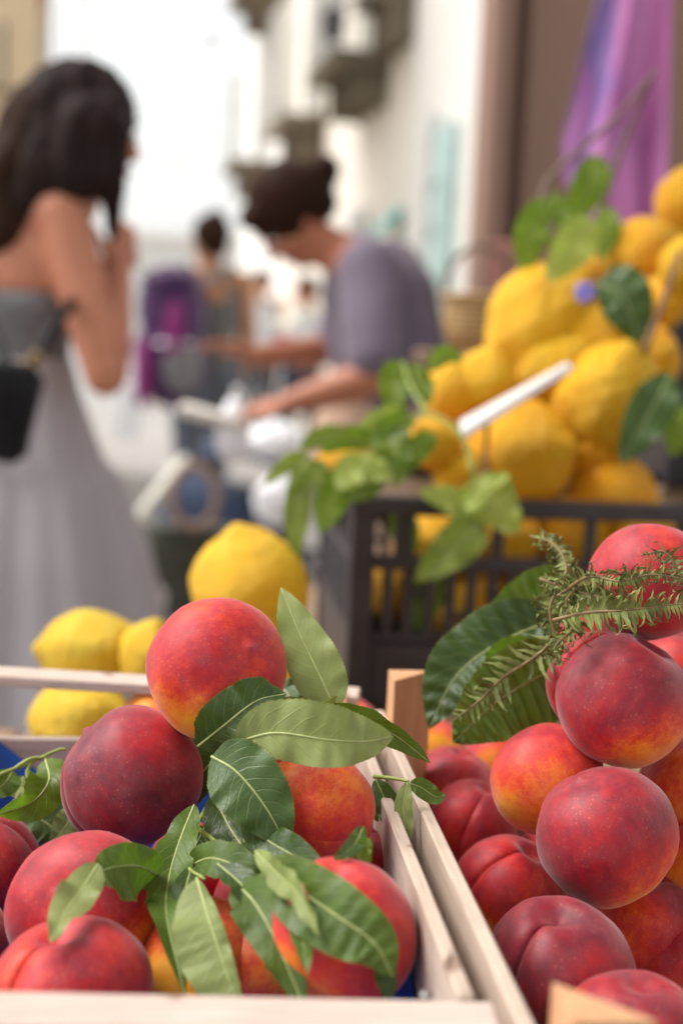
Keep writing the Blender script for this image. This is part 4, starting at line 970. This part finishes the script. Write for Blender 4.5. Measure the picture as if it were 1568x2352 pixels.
def face_parts(c, fwd, up, parent, s=1.0):
    side = fwd.cross(up).normalized(); Mx = Matrix((fwd, side, up)).transposed(); f = lambda a, b, d: c+(fwd*a+side*b+up*d)*s
    for k in (-1, 1):
        e = mk('eye', G().ball(f(.080, k*.032, .004), (.010*s, .014*s, .008*s), 12, 8, Mx), M['eye'], parent); mk('iris', G().ball(f(.0885, k*.032, .002), (.003*s, .006*s, .006*s), 10, 6, Mx), M['iris'], e)
        mk('eyebrow', G().tube([f(.092, k*.014, .032), f(.092, k*.032, .037), f(.080, k*.050, .030)], .0032*s, 6), M['hair_black'], parent)
    mk('mouth', G().ball(f(.092, 0, -.062), (.007*s, .022*s, .007*s), 12, 8, Mx), M['lip'], parent)
def leg_shapes(g_, hip, knee, ankle, fwd, r=(.085, .055, .038)):
    g_.capsule(hip, r[0], knee, r[1]); mid = knee.lerp(ankle, .3)-fwd*.012; g_.capsule(knee, r[1]*.95, mid, r[1]*1.02); g_.capsule(mid, r[1]*1.02, ankle, r[2])
    g_.capsule(ankle-V((0, 0, .02)), r[2], ankle+fwd*.13-V((0, 0, .045)), .028)

# --- woman in the long grey dress
wm = lambda x, y, dd=0.0: at(x, y, 2.7+dd)
wroot = empty('person', (wm(70, 1000, .08).x, wm(70, 1000, .08).y, 0), 'person with long dark hair in a long grey strapless dress, hands raised to the face', 'person')
wf = V((.80, .58, 0)).normalized(); ws = V((wf.y, -wf.x, 0))
hc = wm(205, 300, .10); g = G(); head_shapes(g, hc, (wf*.97+V((0, 0, -.12))).normalized(), V((wf.x*.12, wf.y*.12, .99)).normalized())
nk = wm(158, 455, .09); g.capsule(hc-V((0, 0, .08))-wf*.02, .056, nk, .060)
shR, shL = wm(140, 497, 0.0), wm(-75, 505, .20); ch = (shR+shL)/2+V((0, 0, -.12))
g.capsule(nk, .062, shR.lerp(nk, .25), .052); g.capsule(nk, .062, shL.lerp(nk, .2), .052); g.capsule(shR, .056, shL, .056)
Mx = Matrix((wf, -ws, V((0, 0, 1)))).transposed(); g.ball(ch, (.105, .165, .17), 18, 12, Mx); pel = ch-V((0, 0, .36)); g.ball(ch-V((0, 0, .20)), (.095, .130, .16), 18, 12, Mx); g.ball(pel, (.115, .165, .15), 18, 12, Mx)
elR = wm(243, 862, -.02); wrR = wm(272, 630, .14); g.capsule(shR, .054, shR.lerp(elR, .5), .049); g.capsule(shR.lerp(elR, .5), .049, elR, .041)
fm = elR.lerp(wrR, .35); g.capsule(elR, .041, fm, .043); g.capsule(fm, .043, wrR, .028); hand(g, wrR, (wm(285, 545, .17)-wrR), ws, .7)
elL = wm(60, 850, .42); wrL = wm(225, 640, .36); g.capsule(shL, .052, elL, .041); g.capsule(elL, .041, wrL, .028); hand(g, wrL, (wm(285, 570, .26)-wrL), -ws, .7, -1)
for s in (-1, 1):
    hp = pel+ws*s*.085-V((0, 0, .05)); kn = V((hp.x+wf.x*.02, hp.y+wf.y*.02, .49)); an = V((hp.x, hp.y, .085)); leg_shapes(g, hp, kn, an, wf)
remeshed('body', g, M['skin_a'], wroot, .009, 5); face_parts(hc, (wf*.97+V((0, 0, -.12))).normalized(), V((wf.x*.12, wf.y*.12, .99)).normalized(), wroot)
def ringset(c, a, b, n, amp=0.0, k=9, ph=0.0):
    out = []
    for i in range(n):
        t = 2*pi*i/n; m_ = 1+amp*(1.5*noise.noise(V((cos(t)*2.2, sin(t)*2.2, ph*.5)))+1.1*noise.noise(V((cos(t)*5.5, sin(t)*5.5, ph*.6+7)))+.5*sin(k*t+ph)); out.append(c+wf*cos(t)*a*m_+ws*sin(t)*b*m_)
    return out
bt = wm(30, 668, .09); wst = wm(45, 800, .09)
axis_ = lambda z: V((pel.x, pel.y, z)).lerp(V((ch.x, ch.y, z)), max(0, min(1, (z-pel.z)/(ch.z-pel.z))))
rs = [ringset(axis_(z), a, b, 64, .004, 5) for z, a, b in ((wst.z-.02, .108, .142), (wst.z+.04, .110, .143), (bt.z-.05, .122, .162), (bt.z, .126, .168), (bt.z, .118, .160))]
mk('bodice', G().rings(rs, False), M['bodice'], wroot)
zs = [(wst.z-.015, .112, .146, .004), (wst.z-.08, .128, .165, .012), (wst.z-.2, .175, .205, .03), (wst.z-.4, .255, .270, .045), (.35, .31, .33, .06), (.05, .33, .36, .075)]
full = []
for i in range(41):
    f = i/40*(len(zs)-1); k = min(int(f), len(zs)-2); t = f-k; z, a, b, am = [zs[k][q]+(zs[k+1][q]-zs[k][q])*t for q in range(4)]; full.append(ringset(axis_(max(z, pel.z)) if z > pel.z else V((pel.x, pel.y, z))+wf*.02, a, b, 128, am, 9, z*1.2))
    full[-1] = [V((p.x, p.y, z)) for p in full[-1]]
mk('skirt', G().rings(full[::-1], False), M['dress'], wroot)
h = G(); hb = hc+V((0, 0, .035))-wf*.018; Mh = Matrix((wf, -ws, V((0, 0, 1)))).transposed()
h.ball(hb, (.112, .094, .105), 20, 12, Mh); h.capsule(hb-wf*.04, .088, wm(120, 400, .02), .080); h.capsule(wm(120, 400, .02), .08, wm(20, 500, .03), .062); h.capsule(wm(20, 500, .03), .062, wm(-50, 600, .05), .04)
h.capsule(hc+ws*.055+V((0, 0, .03)), .062, wm(225, 400, -.02), .045); h.capsule(wm(262, 300, .0), .040, wm(262, 470, .01), .024); h.capsule(wm(205, 300, -.0), .07, wm(170, 405, -.01), .055); h.capsule(wm(262, 470, .01), .024, wm(258, 540, .03), .012)
remeshed('hair', h, M['hair_black'], wroot, .009, 8, lambda c: .007*noise.noise(V((c.x*30, c.y*30, c.z*4)))+.004*noise.noise(V((c.x*80, c.y*80, c.z*9))))
h = G(); h.capsule(wm(95, 260, .05), .07, wm(30, 400, .02), .065); h.capsule(wm(30, 400, .02), .065, wm(-25, 500, .02), .05); h.capsule(wm(-25, 500, .02), .055, wm(-45, 640, .03), .04); h.capsule(wm(30, 400, .02), .055, wm(15, 540, -.01), .035)
remeshed('hair_lengths', h, M['hair_brown'], wroot, .009, 6, lambda c: .007*noise.noise(V((c.x*30, c.y*30, c.z*4)))+.004*noise.noise(V((c.x*80, c.y*80, c.z*9))))
bgc = wm(14, 945, -.30); br = empty('shoulder_bag', bgc-V((0, 0, .09)), 'black leather shoulder bag at the hip of the grey dress', 'bag')
mk('body', G().box(bgc, (.095, .07, .17), Matrix.Rotation(.5, 3, 'Z') @ Matrix.Rotation(.22, 3, 'Y'), .02), M['black_leather'], br)
mk('flap', G().box(bgc+V((.0, -.037, .035)), (.098, .012, .09), Matrix.Rotation(.5, 3, 'Z') @ Matrix.Rotation(.22, 3, 'Y'), .004), M['black_leather'], br)
mk('strap', G().tube(spline([wm(35, 870, -.30), wm(78, 828, -.27), wm(125, 745, -.20), wm(165, 690, -.04), wm(150, 640, .16)], 20), .0105, 8), M['black_leather'], br)
mk('strap', G().tube(spline([wm(12, 868, -.30), wm(0, 800, -.27), wm(-40, 700, -.15), wm(-75, 540, .10)], 16), .0095, 8), M['black_leather'], br)
for x, y in ((84, 826), (62, 845)): mk('ring', G().tube([wm(x, y, -.295)+cdir(cos(a), sin(a), 0)*.011 for a in [2*pi*i/16 for i in range(17)]], .003, 6, False), M['gold'], br)

# --- seller leaning forward
sm = lambda x, y, dd=0.0: at(x, y, 3.5+dd)
sroot = empty('person', (sm(930, 1000, .05).x, sm(930, 1000, .05).y, 0), 'person with a dark hair bun and checked mauve shirt leaning over', 'person')
sf = V((-.93, -.25, -.28)).normalized(); su = V((-.28, -.1, .95)); su = (su-sf*su.dot(sf)).normalized(); sf2 = (sf*.80-su*.60).normalized(); su2 = (su*.80+sf*.60).normalized()
shc = sm(668, 500, .05); g = G(); head_shapes(g, shc, sf2, su2, .98); snk = sm(790, 590, .08); g.capsule(sm(705, 540, .05), .054, snk, .060)
sN, sF = sm(848, 618, -.10), sm(830, 600, .24); sch = sm(872, 700, .07); shp = sm(925, 1010, .07)
g.capsule(snk, .06, sN.lerp(snk, .3), .055); g.capsule(snk, .06, sF.lerp(snk, .3), .055); g.capsule(sN, .058, sF, .058); g.capsule(sch, .125, shp, .135)
eN, wN = sm(858, 868, -.22), sm(665, 925, -.20); g.capsule(sN, .055, eN, .044); fm = eN.lerp(wN, .3); g.capsule(eN, .043, fm, .045); g.capsule(fm, .045, wN, .029); hand(g, wN, sm(570, 945, -.20)-wN, V((0, -.3, 1)), .55)
eF, wF = sm(770, 800, .30), sm(590, 815, .22); g.capsule(sF, .054, eF, .042); g.capsule(eF, .043, wF, .028); hand(g, wF, sm(505, 790, .20)-wF, V((0, .3, 1)), .5, -1)
sfl = V((sf.x, sf.y, 0)).normalized(); ssd = V((-sfl.y, sfl.x, 0))
for s in (-1, 1):
    hp = shp+ssd*s*.085-V((0, 0, .05)); leg_shapes(g, hp, V((hp.x+sfl.x*.03, hp.y+sfl.y*.03, .48)), V((hp.x, hp.y, .085)), sfl)
remeshed('body', g, M['skin_b'], sroot, .009, 5); face_parts(shc, sf2, su2, sroot, .98)
g = G(); g.capsule(snk+V((.03, 0, -.06)), .085, sch, .145); g.capsule(sch, .150, shp.lerp(sch, .25), .155); g.capsule(sN, .075, sF, .075); g.capsule(sN, .078, sN.lerp(eN, .85), .072); g.capsule(sF, .075, sF.lerp(eF, .8), .066); g.capsule(sm(890, 640, .08), .10, sm(915, 800, .08), .12)
remeshed('shirt', g, M['shirt'], sroot, .012, 5, lambda c: .006*noise.noise(V((c.x*9, c.y*9, c.z*14))))
g = G(); g.capsule(shp.lerp(sch, .2), .150, shp, .155)
for s in (-1, 1): hp = shp+ssd*s*.085-V((0, 0, .05)); g.capsule(hp, .105, V((hp.x, hp.y, .48)), .08); g.capsule(V((hp.x, hp.y, .48)), .08, V((hp.x, hp.y, .14)), .065)
g.capsule(sm(800, 930, .0), .07, sm(800, 1010, .0), .10)
remeshed('trousers', g, M['apron'], sroot, .014, 5)
h = G(); hk = shc+su2*.030-sf2*.022; Mh = Matrix((sf2, sf2.cross(su2), su2)).transposed(); h.ball(hk, (.112, .096, .108), 20, 12, Mh); h.ball(shc-sf2*.075-su2*.01, (.055, .075, .07), 14, 10, Mh); h.ball(sm(746, 392, .05), (.042, .042, .046), 12, 8); h.capsule(sm(738, 400, .05), .022, sm(725, 430, .05), .028); h.ball(shc+sf2*.055+su2*.075, (.045, .07, .035), 12, 8, Mh)
remeshed('hair', h, M['hair_brown'], sroot, .010, 4, lambda c: .003*noise.noise(V((c.x*30, c.y*30, c.z*30))))
mk('earring', G().ball(sm(672, 552, -.06), .006, 10, 8), M['gold'], sroot)
wb = empty('carrier_bag', sm(540, 1040, -.2), 'white plastic bag hanging from the hand of the leaning seller', 'bag')
mk('body', G().rings([[sm(538, y, -.2)+V((cos(a)*r*(1+.12*sin(5*a+y)), sin(a)*r*.6, 0)) for a in [2*pi*i/24 for i in range(24)]] for y, r in ((1060, .02), (1050, .034), (1010, .040), (970, .036), (940, .024), (915, .012))]), M['white_bag'], wb)
mk('handle', G().tube(spline([sm(538, 918, -.2), sm(545, 890, -.2), sm(566, 930, -.2)], 10), .006, 8), M['white_bag'], wb)
pp = sm(490, 958, -.2); tag(mk('paper_slip', G().box(pp, (.165, .06, .030), Matrix.Rotation(.22, 3, 'Y'), .008), M['paper'], sharp=40), 'pale folded paper parcel held out by the leaning seller', 'parcel')
mk_l = sm(452, 905, -.1)

# --- walkers further down the street
def walker(label, x, y, d, ht, fwd, top, trousers, skin, hair, arm=.0, bun=True, sleeves=False):
    """standing person; x, y measure the head centre"""
    hc_ = at(x, y, d); s = ht/1.68; r = empty('person', (hc_.x, hc_.y, 0), label, 'person'); fwd = V(fwd).normalized(); sd = V((fwd.y, -fwd.x, 0)); z = V((0, 0, 1)); k = hc_.z/(1.56*s)
    q = lambda f_, a, zz: V((hc_.x, hc_.y, 0))+fwd*f_+sd*a+z*zz*s*k
    g_ = G(); head_shapes(g_, hc_, fwd, z, .95); g_.capsule(q(-.01, 0, 1.48), .052, q(-.02, 0, 1.40), .058)
    shs = [q(-.02, a*.165, 1.36) for a in (-1, 1)]; g_.capsule(shs[0], .056, shs[1], .056); g_.capsule(q(-.02, 0, 1.36), .06, q(-.02, 0, 1.28), .10); Mx_ = Matrix((fwd, -sd, z)).transposed()
    g_.ball(q(0, 0, 1.22), (.105, .15, .18), 16, 10, Mx_); g_.ball(q(0, 0, .95), (.11, .155, .16), 16, 10, Mx_); g_.capsule(q(0, 0, 1.15), .11, q(0, 0, 1.0), .11)
    for i, a in enumerate((-1, 1)):
        e = q(.03, a*.215, 1.06); w = q(.10+arm*.1, a*.20, .84+arm*.2); g_.capsule(shs[i], .05, e, .041); g_.capsule(e, .041, w, .028); hand(g_, w, q(.14+arm*.1, a*.20, .74+arm*.2)-w, sd*a, .6, a)
        hp = q(0, a*.085, .88); st_ = .10*a; leg_shapes(g_, hp, q(.02+st_*.6, a*.085, .47), q(st_, a*.085, .085), fwd)
    remeshed('body', g_, M[skin], r, .011, 4); face_parts(hc_, fwd, z, r, .95)
    g_ = G(); g_.ball(q(0, 0, 1.22), (.118, .165, .19), 16, 10, Mx_); g_.capsule(q(0, 0, 1.16), .125, q(0, 0, .98), .135); g_.capsule(q(-.02, -.09, 1.36), .055, q(-.02, .09, 1.36), .055)
    if sleeves:
        for i, a in enumerate((-1, 1)): g_.capsule(shs[i], .068, shs[i].lerp(q(.03, a*.215, 1.06), .7), .060)
    remeshed('top', g_, M[top], r, .014, 4)
    g_ = G(); g_.ball(q(0, 0, .95), (.122, .168, .15), 16, 10, Mx_)
    for a in (-1, 1): st_ = .10*a; g_.capsule(q(0, a*.085, .88), .098, q(.02+st_*.6, a*.085, .47), .072); g_.capsule(q(.02+st_*.6, a*.085, .47), .072, q(st_, a*.085, .13), .058)
    remeshed('trousers', g_, M[trousers], r, .014, 4)
    g_ = G(); Mh_ = Matrix((fwd, -sd, z)).transposed(); g_.ball(hc_+z*.035-fwd*.022, (.104, .088, .092), 16, 10, Mh_); g_.ball(hc_-fwd*.065-z*.02, (.05, .07, .06), 12, 8, Mh_)
    if bun: g_.ball(hc_+z*.10-fwd*.07, .042, 12, 8)
    remeshed('hair', g_, M[hair], r, .011, 4); return r, q
wr, wq = walker('person with a purple backpack walking away down the street', 482, 552, 6.5, 1.66, (-.45, .89, 0), 'tank', 'trouser', 'skin_c', 'hair_brown')
bp = at(392, 770, 6.22); bpr = empty('backpack', bp-V((0, 0, .28)), 'purple and magenta backpack with grey pockets', 'backpack')
Rb = Matrix.Rotation(.25, 3, 'Z')
g = G(); g.ball(bp+V((0, 0, .12)), (.155, .12, .19), 20, 12, Rb); g.ball(bp-V((0, 0, .10)), (.165, .125, .22), 20, 12, Rb); g.ball(bp+V((.05, -.03, .0)), (.10, .10, .2), 16, 10, Rb); remeshed('body', g, M['purple'], bpr, .014, 6, lambda c: .012*noise.noise(c*11))
mk('front_pocket', G().ball(bp+Rb @ V((.035, -.105, -.13)), (.085, .05, .12), 16, 10, Rb), M['grey_nylon'], bpr)
mk('side_panel', G().ball(bp+Rb @ V((-.0, -.125, .02)), (.045, .03, .13), 14, 10, Rb), M['magenta'], bpr)
mk('side_panel', G().ball(bp+Rb @ V((-.125, -.07, -.16)), (.04, .06, .16), 14, 10, Rb), M['magenta'], bpr)
mk('top_lid', G().ball(bp+V((0, -.02, .235)), (.135, .11, .06), 18, 10, Rb), M['purple'], bpr)
for a in (-1, 1): mk('strap', G().tube(spline([bp+Rb @ V((a*.08, .07, .20)), wq(-.02, a*.11, 1.43), wq(.12, a*.12, 1.25), wq(.02, a*.13, 1.0)], 14), .018, 8), M['grey_nylon'], bpr)
mk('zip', G().tube([bp+Rb @ V((x, -.147, -.03)) for x in (-.085, 0, .085)], .005, 6), M['chrome'], bpr)
sb = at(296, 945, 6.2); sbr = empty('paper_bag', sb-V((0, 0, .13)), 'white paper shopping bag beside the purple backpack', 'bag')
mk('body', G().box(sb, (.105, .07, .24), Matrix.Rotation(.12, 3, 'Y'), .006), M['white_plastic'], sbr, sharp=40)
mk('handle', G().tube(spline([sb+V((-.03, 0, .12)), sb+V((0, .0, .19)), sb+V((.03, 0, .12))], 12), .004, 6), M['white_plastic'], sbr)
walker('small distant person with brown hair beyond the seller', 603, 650, 12.0, 1.66, (.2, -1, 0), 'apron', 'trouser', 'skin_c', 'hair_brown', .4, False, True)
walker('distant person in a pale top near the far stall', 700, 668, 11.0, 1.64, (-.6, -.8, 0), 'cream', 'navy', 'skin_b', 'hair_brown', .6, False, True)

# --- pushchair and tote between the people
pc0 = at(540, 1200, 5.2); pu = empty('pushchair', (pc0.x, pc0.y, 0), 'navy hooded pushchair in the street behind the lemons', 'pushchair')
hd = at(535, 1165, 5.2); rs = []
for i in range(13):
    a = pi*(.02+.60*i/12); rs.append([hd+V((cos(a)*.28, .20*cos(b), sin(a)*.27*(1-.25*cos(b)**2))) for b in [pi*j/14 for j in range(15)]])
g = G(); n_ = 15
g.add([p for r_ in rs for p in r_], [(i*n_+j, i*n_+j+1, (i+1)*n_+j+1, (i+1)*n_+j) for i in range(12) for j in range(n_-1)]); o = mk('hood', g, M['navy'], pu); o.modifiers.new('t', 'SOLIDIFY').thickness = .01
g = G(); g.box(hd+V((-.02, 0, -.10)), (.50, .40, .36), Matrix.Rotation(.2, 3, 'Y'), .07); mk('seat', g, M['navy'], pu)
for sy in (-.19, .19):
    mk('frame_tube', G().tube([hd+V((.34, sy, .18)), hd+V((.10, sy, -.12)), V((hd.x-.25, hd.y+sy, .16))], .012, 8), M['chrome'], pu); mk('frame_tube', G().tube([hd+V((-.10, sy, -.20)), V((hd.x+.28, hd.y+sy, .13))], .012, 8), M['chrome'], pu)
    for x, r_ in ((-.25, .11), (.28, .12)):
        c = V((hd.x+x, hd.y+sy*1.12, r_+.002)); Mw = Matrix.Rotation(pi/2, 3, 'X'); w_ = mk('wheel', G().lathe([(r_*.80, -.016), (r_*.95, -.016), (r_, 0), (r_*.95, .016), (r_*.80, .016)], c, 24, Mw, False), M['rubber'], pu)
        mk('rim', G().lathe([(.012, -.012), (r_*.80, -.012), (r_*.80, .012), (.012, .012)], c, 20, Mw), M['chrome'], w_)
tt = at(430, 1290, 4.3); tr_ = empty('tote_bag', tt-V((0, 0, .14)), 'olive tote bag with a cream flap and tan loop handle', 'bag')
mk('body', G().rings([[tt+V((cos(a)*r*abs(cos(a))**-.25 if abs(cos(a)) > .05 else cos(a)*r, sin(a)*.09, z)) for a in [2*pi*(i+.5)/28 for i in range(28)]] for z, r in ((-.14, .12), (-.13, .15), (-.02, .165), (.06, .155), (.11, .14))]), M['olive'], tr_)
fa, fb = at(325, 1185, 4.18), at(425, 1055, 4.22); fd = (fb-fa).normalized()
mk('flap', G().box((fa+fb)/2, ((fb-fa).length+.03, .05, .045), Matrix((fd, V((0, 1, 0)), fd.cross(V((0, 1, 0))))).transposed(), .022), M['cream'], tr_)
mk('handle', G().tube([at(446+52*cos(a), 1140+70*sin(a), 4.15) for a in [2*pi*i/28 for i in range(29)]], .013, 10, False), M['tan'], tr_)
mk('hub_glint', G().ball(at(362, 1372, 4.1), (.026, .012, .036), 14, 10), M['chrome'], tr_)  # chrome ball standing in for the bright glint of a wheel hub
bt_ = empty('bollard', (tt.x+.0, tt.y+.02, 0), 'dark street bollard under the olive tote bag', 'bollard')
mk('post', G().lathe([(.001, 0), (.10, 0), (.10, .05), (.065, .08), (.06, tt.z-.18), (.075, tt.z-.165), (.07, tt.z-.145), (.001, tt.z-.143)], (tt.x, tt.y+.02, 0), 24), M['iron'], bt_, sharp=40)
# small bright things on and around the pushchair
for (x, y, d, sx, sz, m_, lab) in ((630, 1012, 4.9, .11, .06, 'white_bag', 'white plastic bundle resting on the pushchair hood'), (640, 1150, 4.7, .085, .085, 'white_bag', 'crumpled white plastic bag hanging on the pushchair')):
    c = at(x, y, d); o = remeshed('plastic_bag', G().ball(c, (sx, sx*.7, sz), 16, 10).ball(c+V((0, 0, sz*.9)), (sx*.3, sx*.25, sz*.3)), M[m_], None, .010, 3, lambda p: .012*noise.noise(p*34)); tag(o, lab, 'bag')

# --- far stall with bright boxes
fs_ = at(640, 800, 8.6); fr_ = empty('market_stall', (fs_.x, fs_.y, 0), 'far market stall table beyond the seller', 'table')
mk('table_top', G().box((fs_.x, fs_.y, .86), (1.1, .6, .04), None, .005), M['table'], fr_, True, sharp=30)
for sx in (-.5, .5):
    for sy in (-.25, .25): mk('leg', G().box((fs_.x+sx, fs_.y+sy, .42), (.05, .05, .84)), M['table'], fr_, False)
for i, (dx, w, h_, m_, lab) in enumerate(((-.36, .20, .17, 'white_plastic', 'white box at the left end of the far stall'), (-.13, .20, .30, 'white_plastic', 'tall white box in the middle of the far stall'), (.03, .11, .13, 'pink', 'pink box on the far stall'), (.17, .14, .24, 'white_plastic', 'white box right of the pink one on the far stall'), (.34, .16, .15, 'lilac', 'lilac box on the far stall'))):
    c = V((fs_.x+dx, fs_.y-.05*(i % 2), .881+h_/2)); o = empty('goods_box', c-V((0, 0, h_/2)), lab, 'box', 'boxes on the far stall')
    mk('carton', G().box(c, (w, .2, h_), None, .008), M[m_], o, True, sharp=30); mk('lid', G().box(c+V((0, 0, h_/2+.008)), (w+.01, .21, .016), None, .004), M['white_plastic'], o, True, sharp=30)

# --- lamps and wires over the street
def hang_lamp(x, y, d, r_, label):
    c = at(x, y, d); L0 = V((LX+FS*(c.y-LY), c.y, c.z+.55)); R0 = fpt(c.y, 0, c.z+.5); o = empty('hanging_lamp', c, label, 'lamp', 'lamps hung over the street')
    mk('globe', G().ball(c, (r_, r_, r_*1.2), 14, 10), M['lamp_glass'], o); mk('cap', G().lathe([(.001, 0), (r_*.9, 0), (r_*.4, r_*.7), (.001, r_*.8)], c+V((0, 0, r_*1.0)), 14), M['iron'], o)
    top = c+V((0, 0, .35)); mk('cord', G().tube([c+V((0, 0, r_*1.7)), top], .0022, 6), M['iron'], o); mk('wire', G().tube(spline([L0, top, R0], 18), .0018, 5), M['iron'], o)
hang_lamp(486, 97, 8.0, .028, 'small globe lamp hanging high over the street')
hang_lamp(408, 378, 9.5, .024, 'small globe lamp hanging low over the street')
lp = at(765, 55, 8.2); q0 = fpt(lp.y, 0, lp.z+.12); ln = empty('wall_lantern', q0, 'iron wall lantern on a bracket under the first balcony', 'lantern')
mk('bracket', G().tube(spline([q0, q0.lerp(lp, .5)+V((0, 0, .12)), lp+V((0, 0, .10))], 12), .012, 8), M['iron'], ln); mk('cage', G().lathe([(.02, -.10), (.05, -.08), (.075, .06), (.02, .10), (.001, .11)], lp, 6), M['iron'], ln)
rc = at(85, -10, 8.5); fc = G(); fc.prism([(-.11, .12), (.10, .12), (.03, -.10), (.0, -.14)], .012, Matrix.Rotation(pi/2, 3, 'X'), rc)
pnn = empty('pennant', rc, 'small red pennant at the top left of the street', 'pennant'); mk('cloth', fc, M['red_cloth'], pnn, False); mk('rope', G().tube([rc+V((-.6, 0, .14)), rc+V((2.4, 0, .20))], .004, 6), M['iron'], pnn)
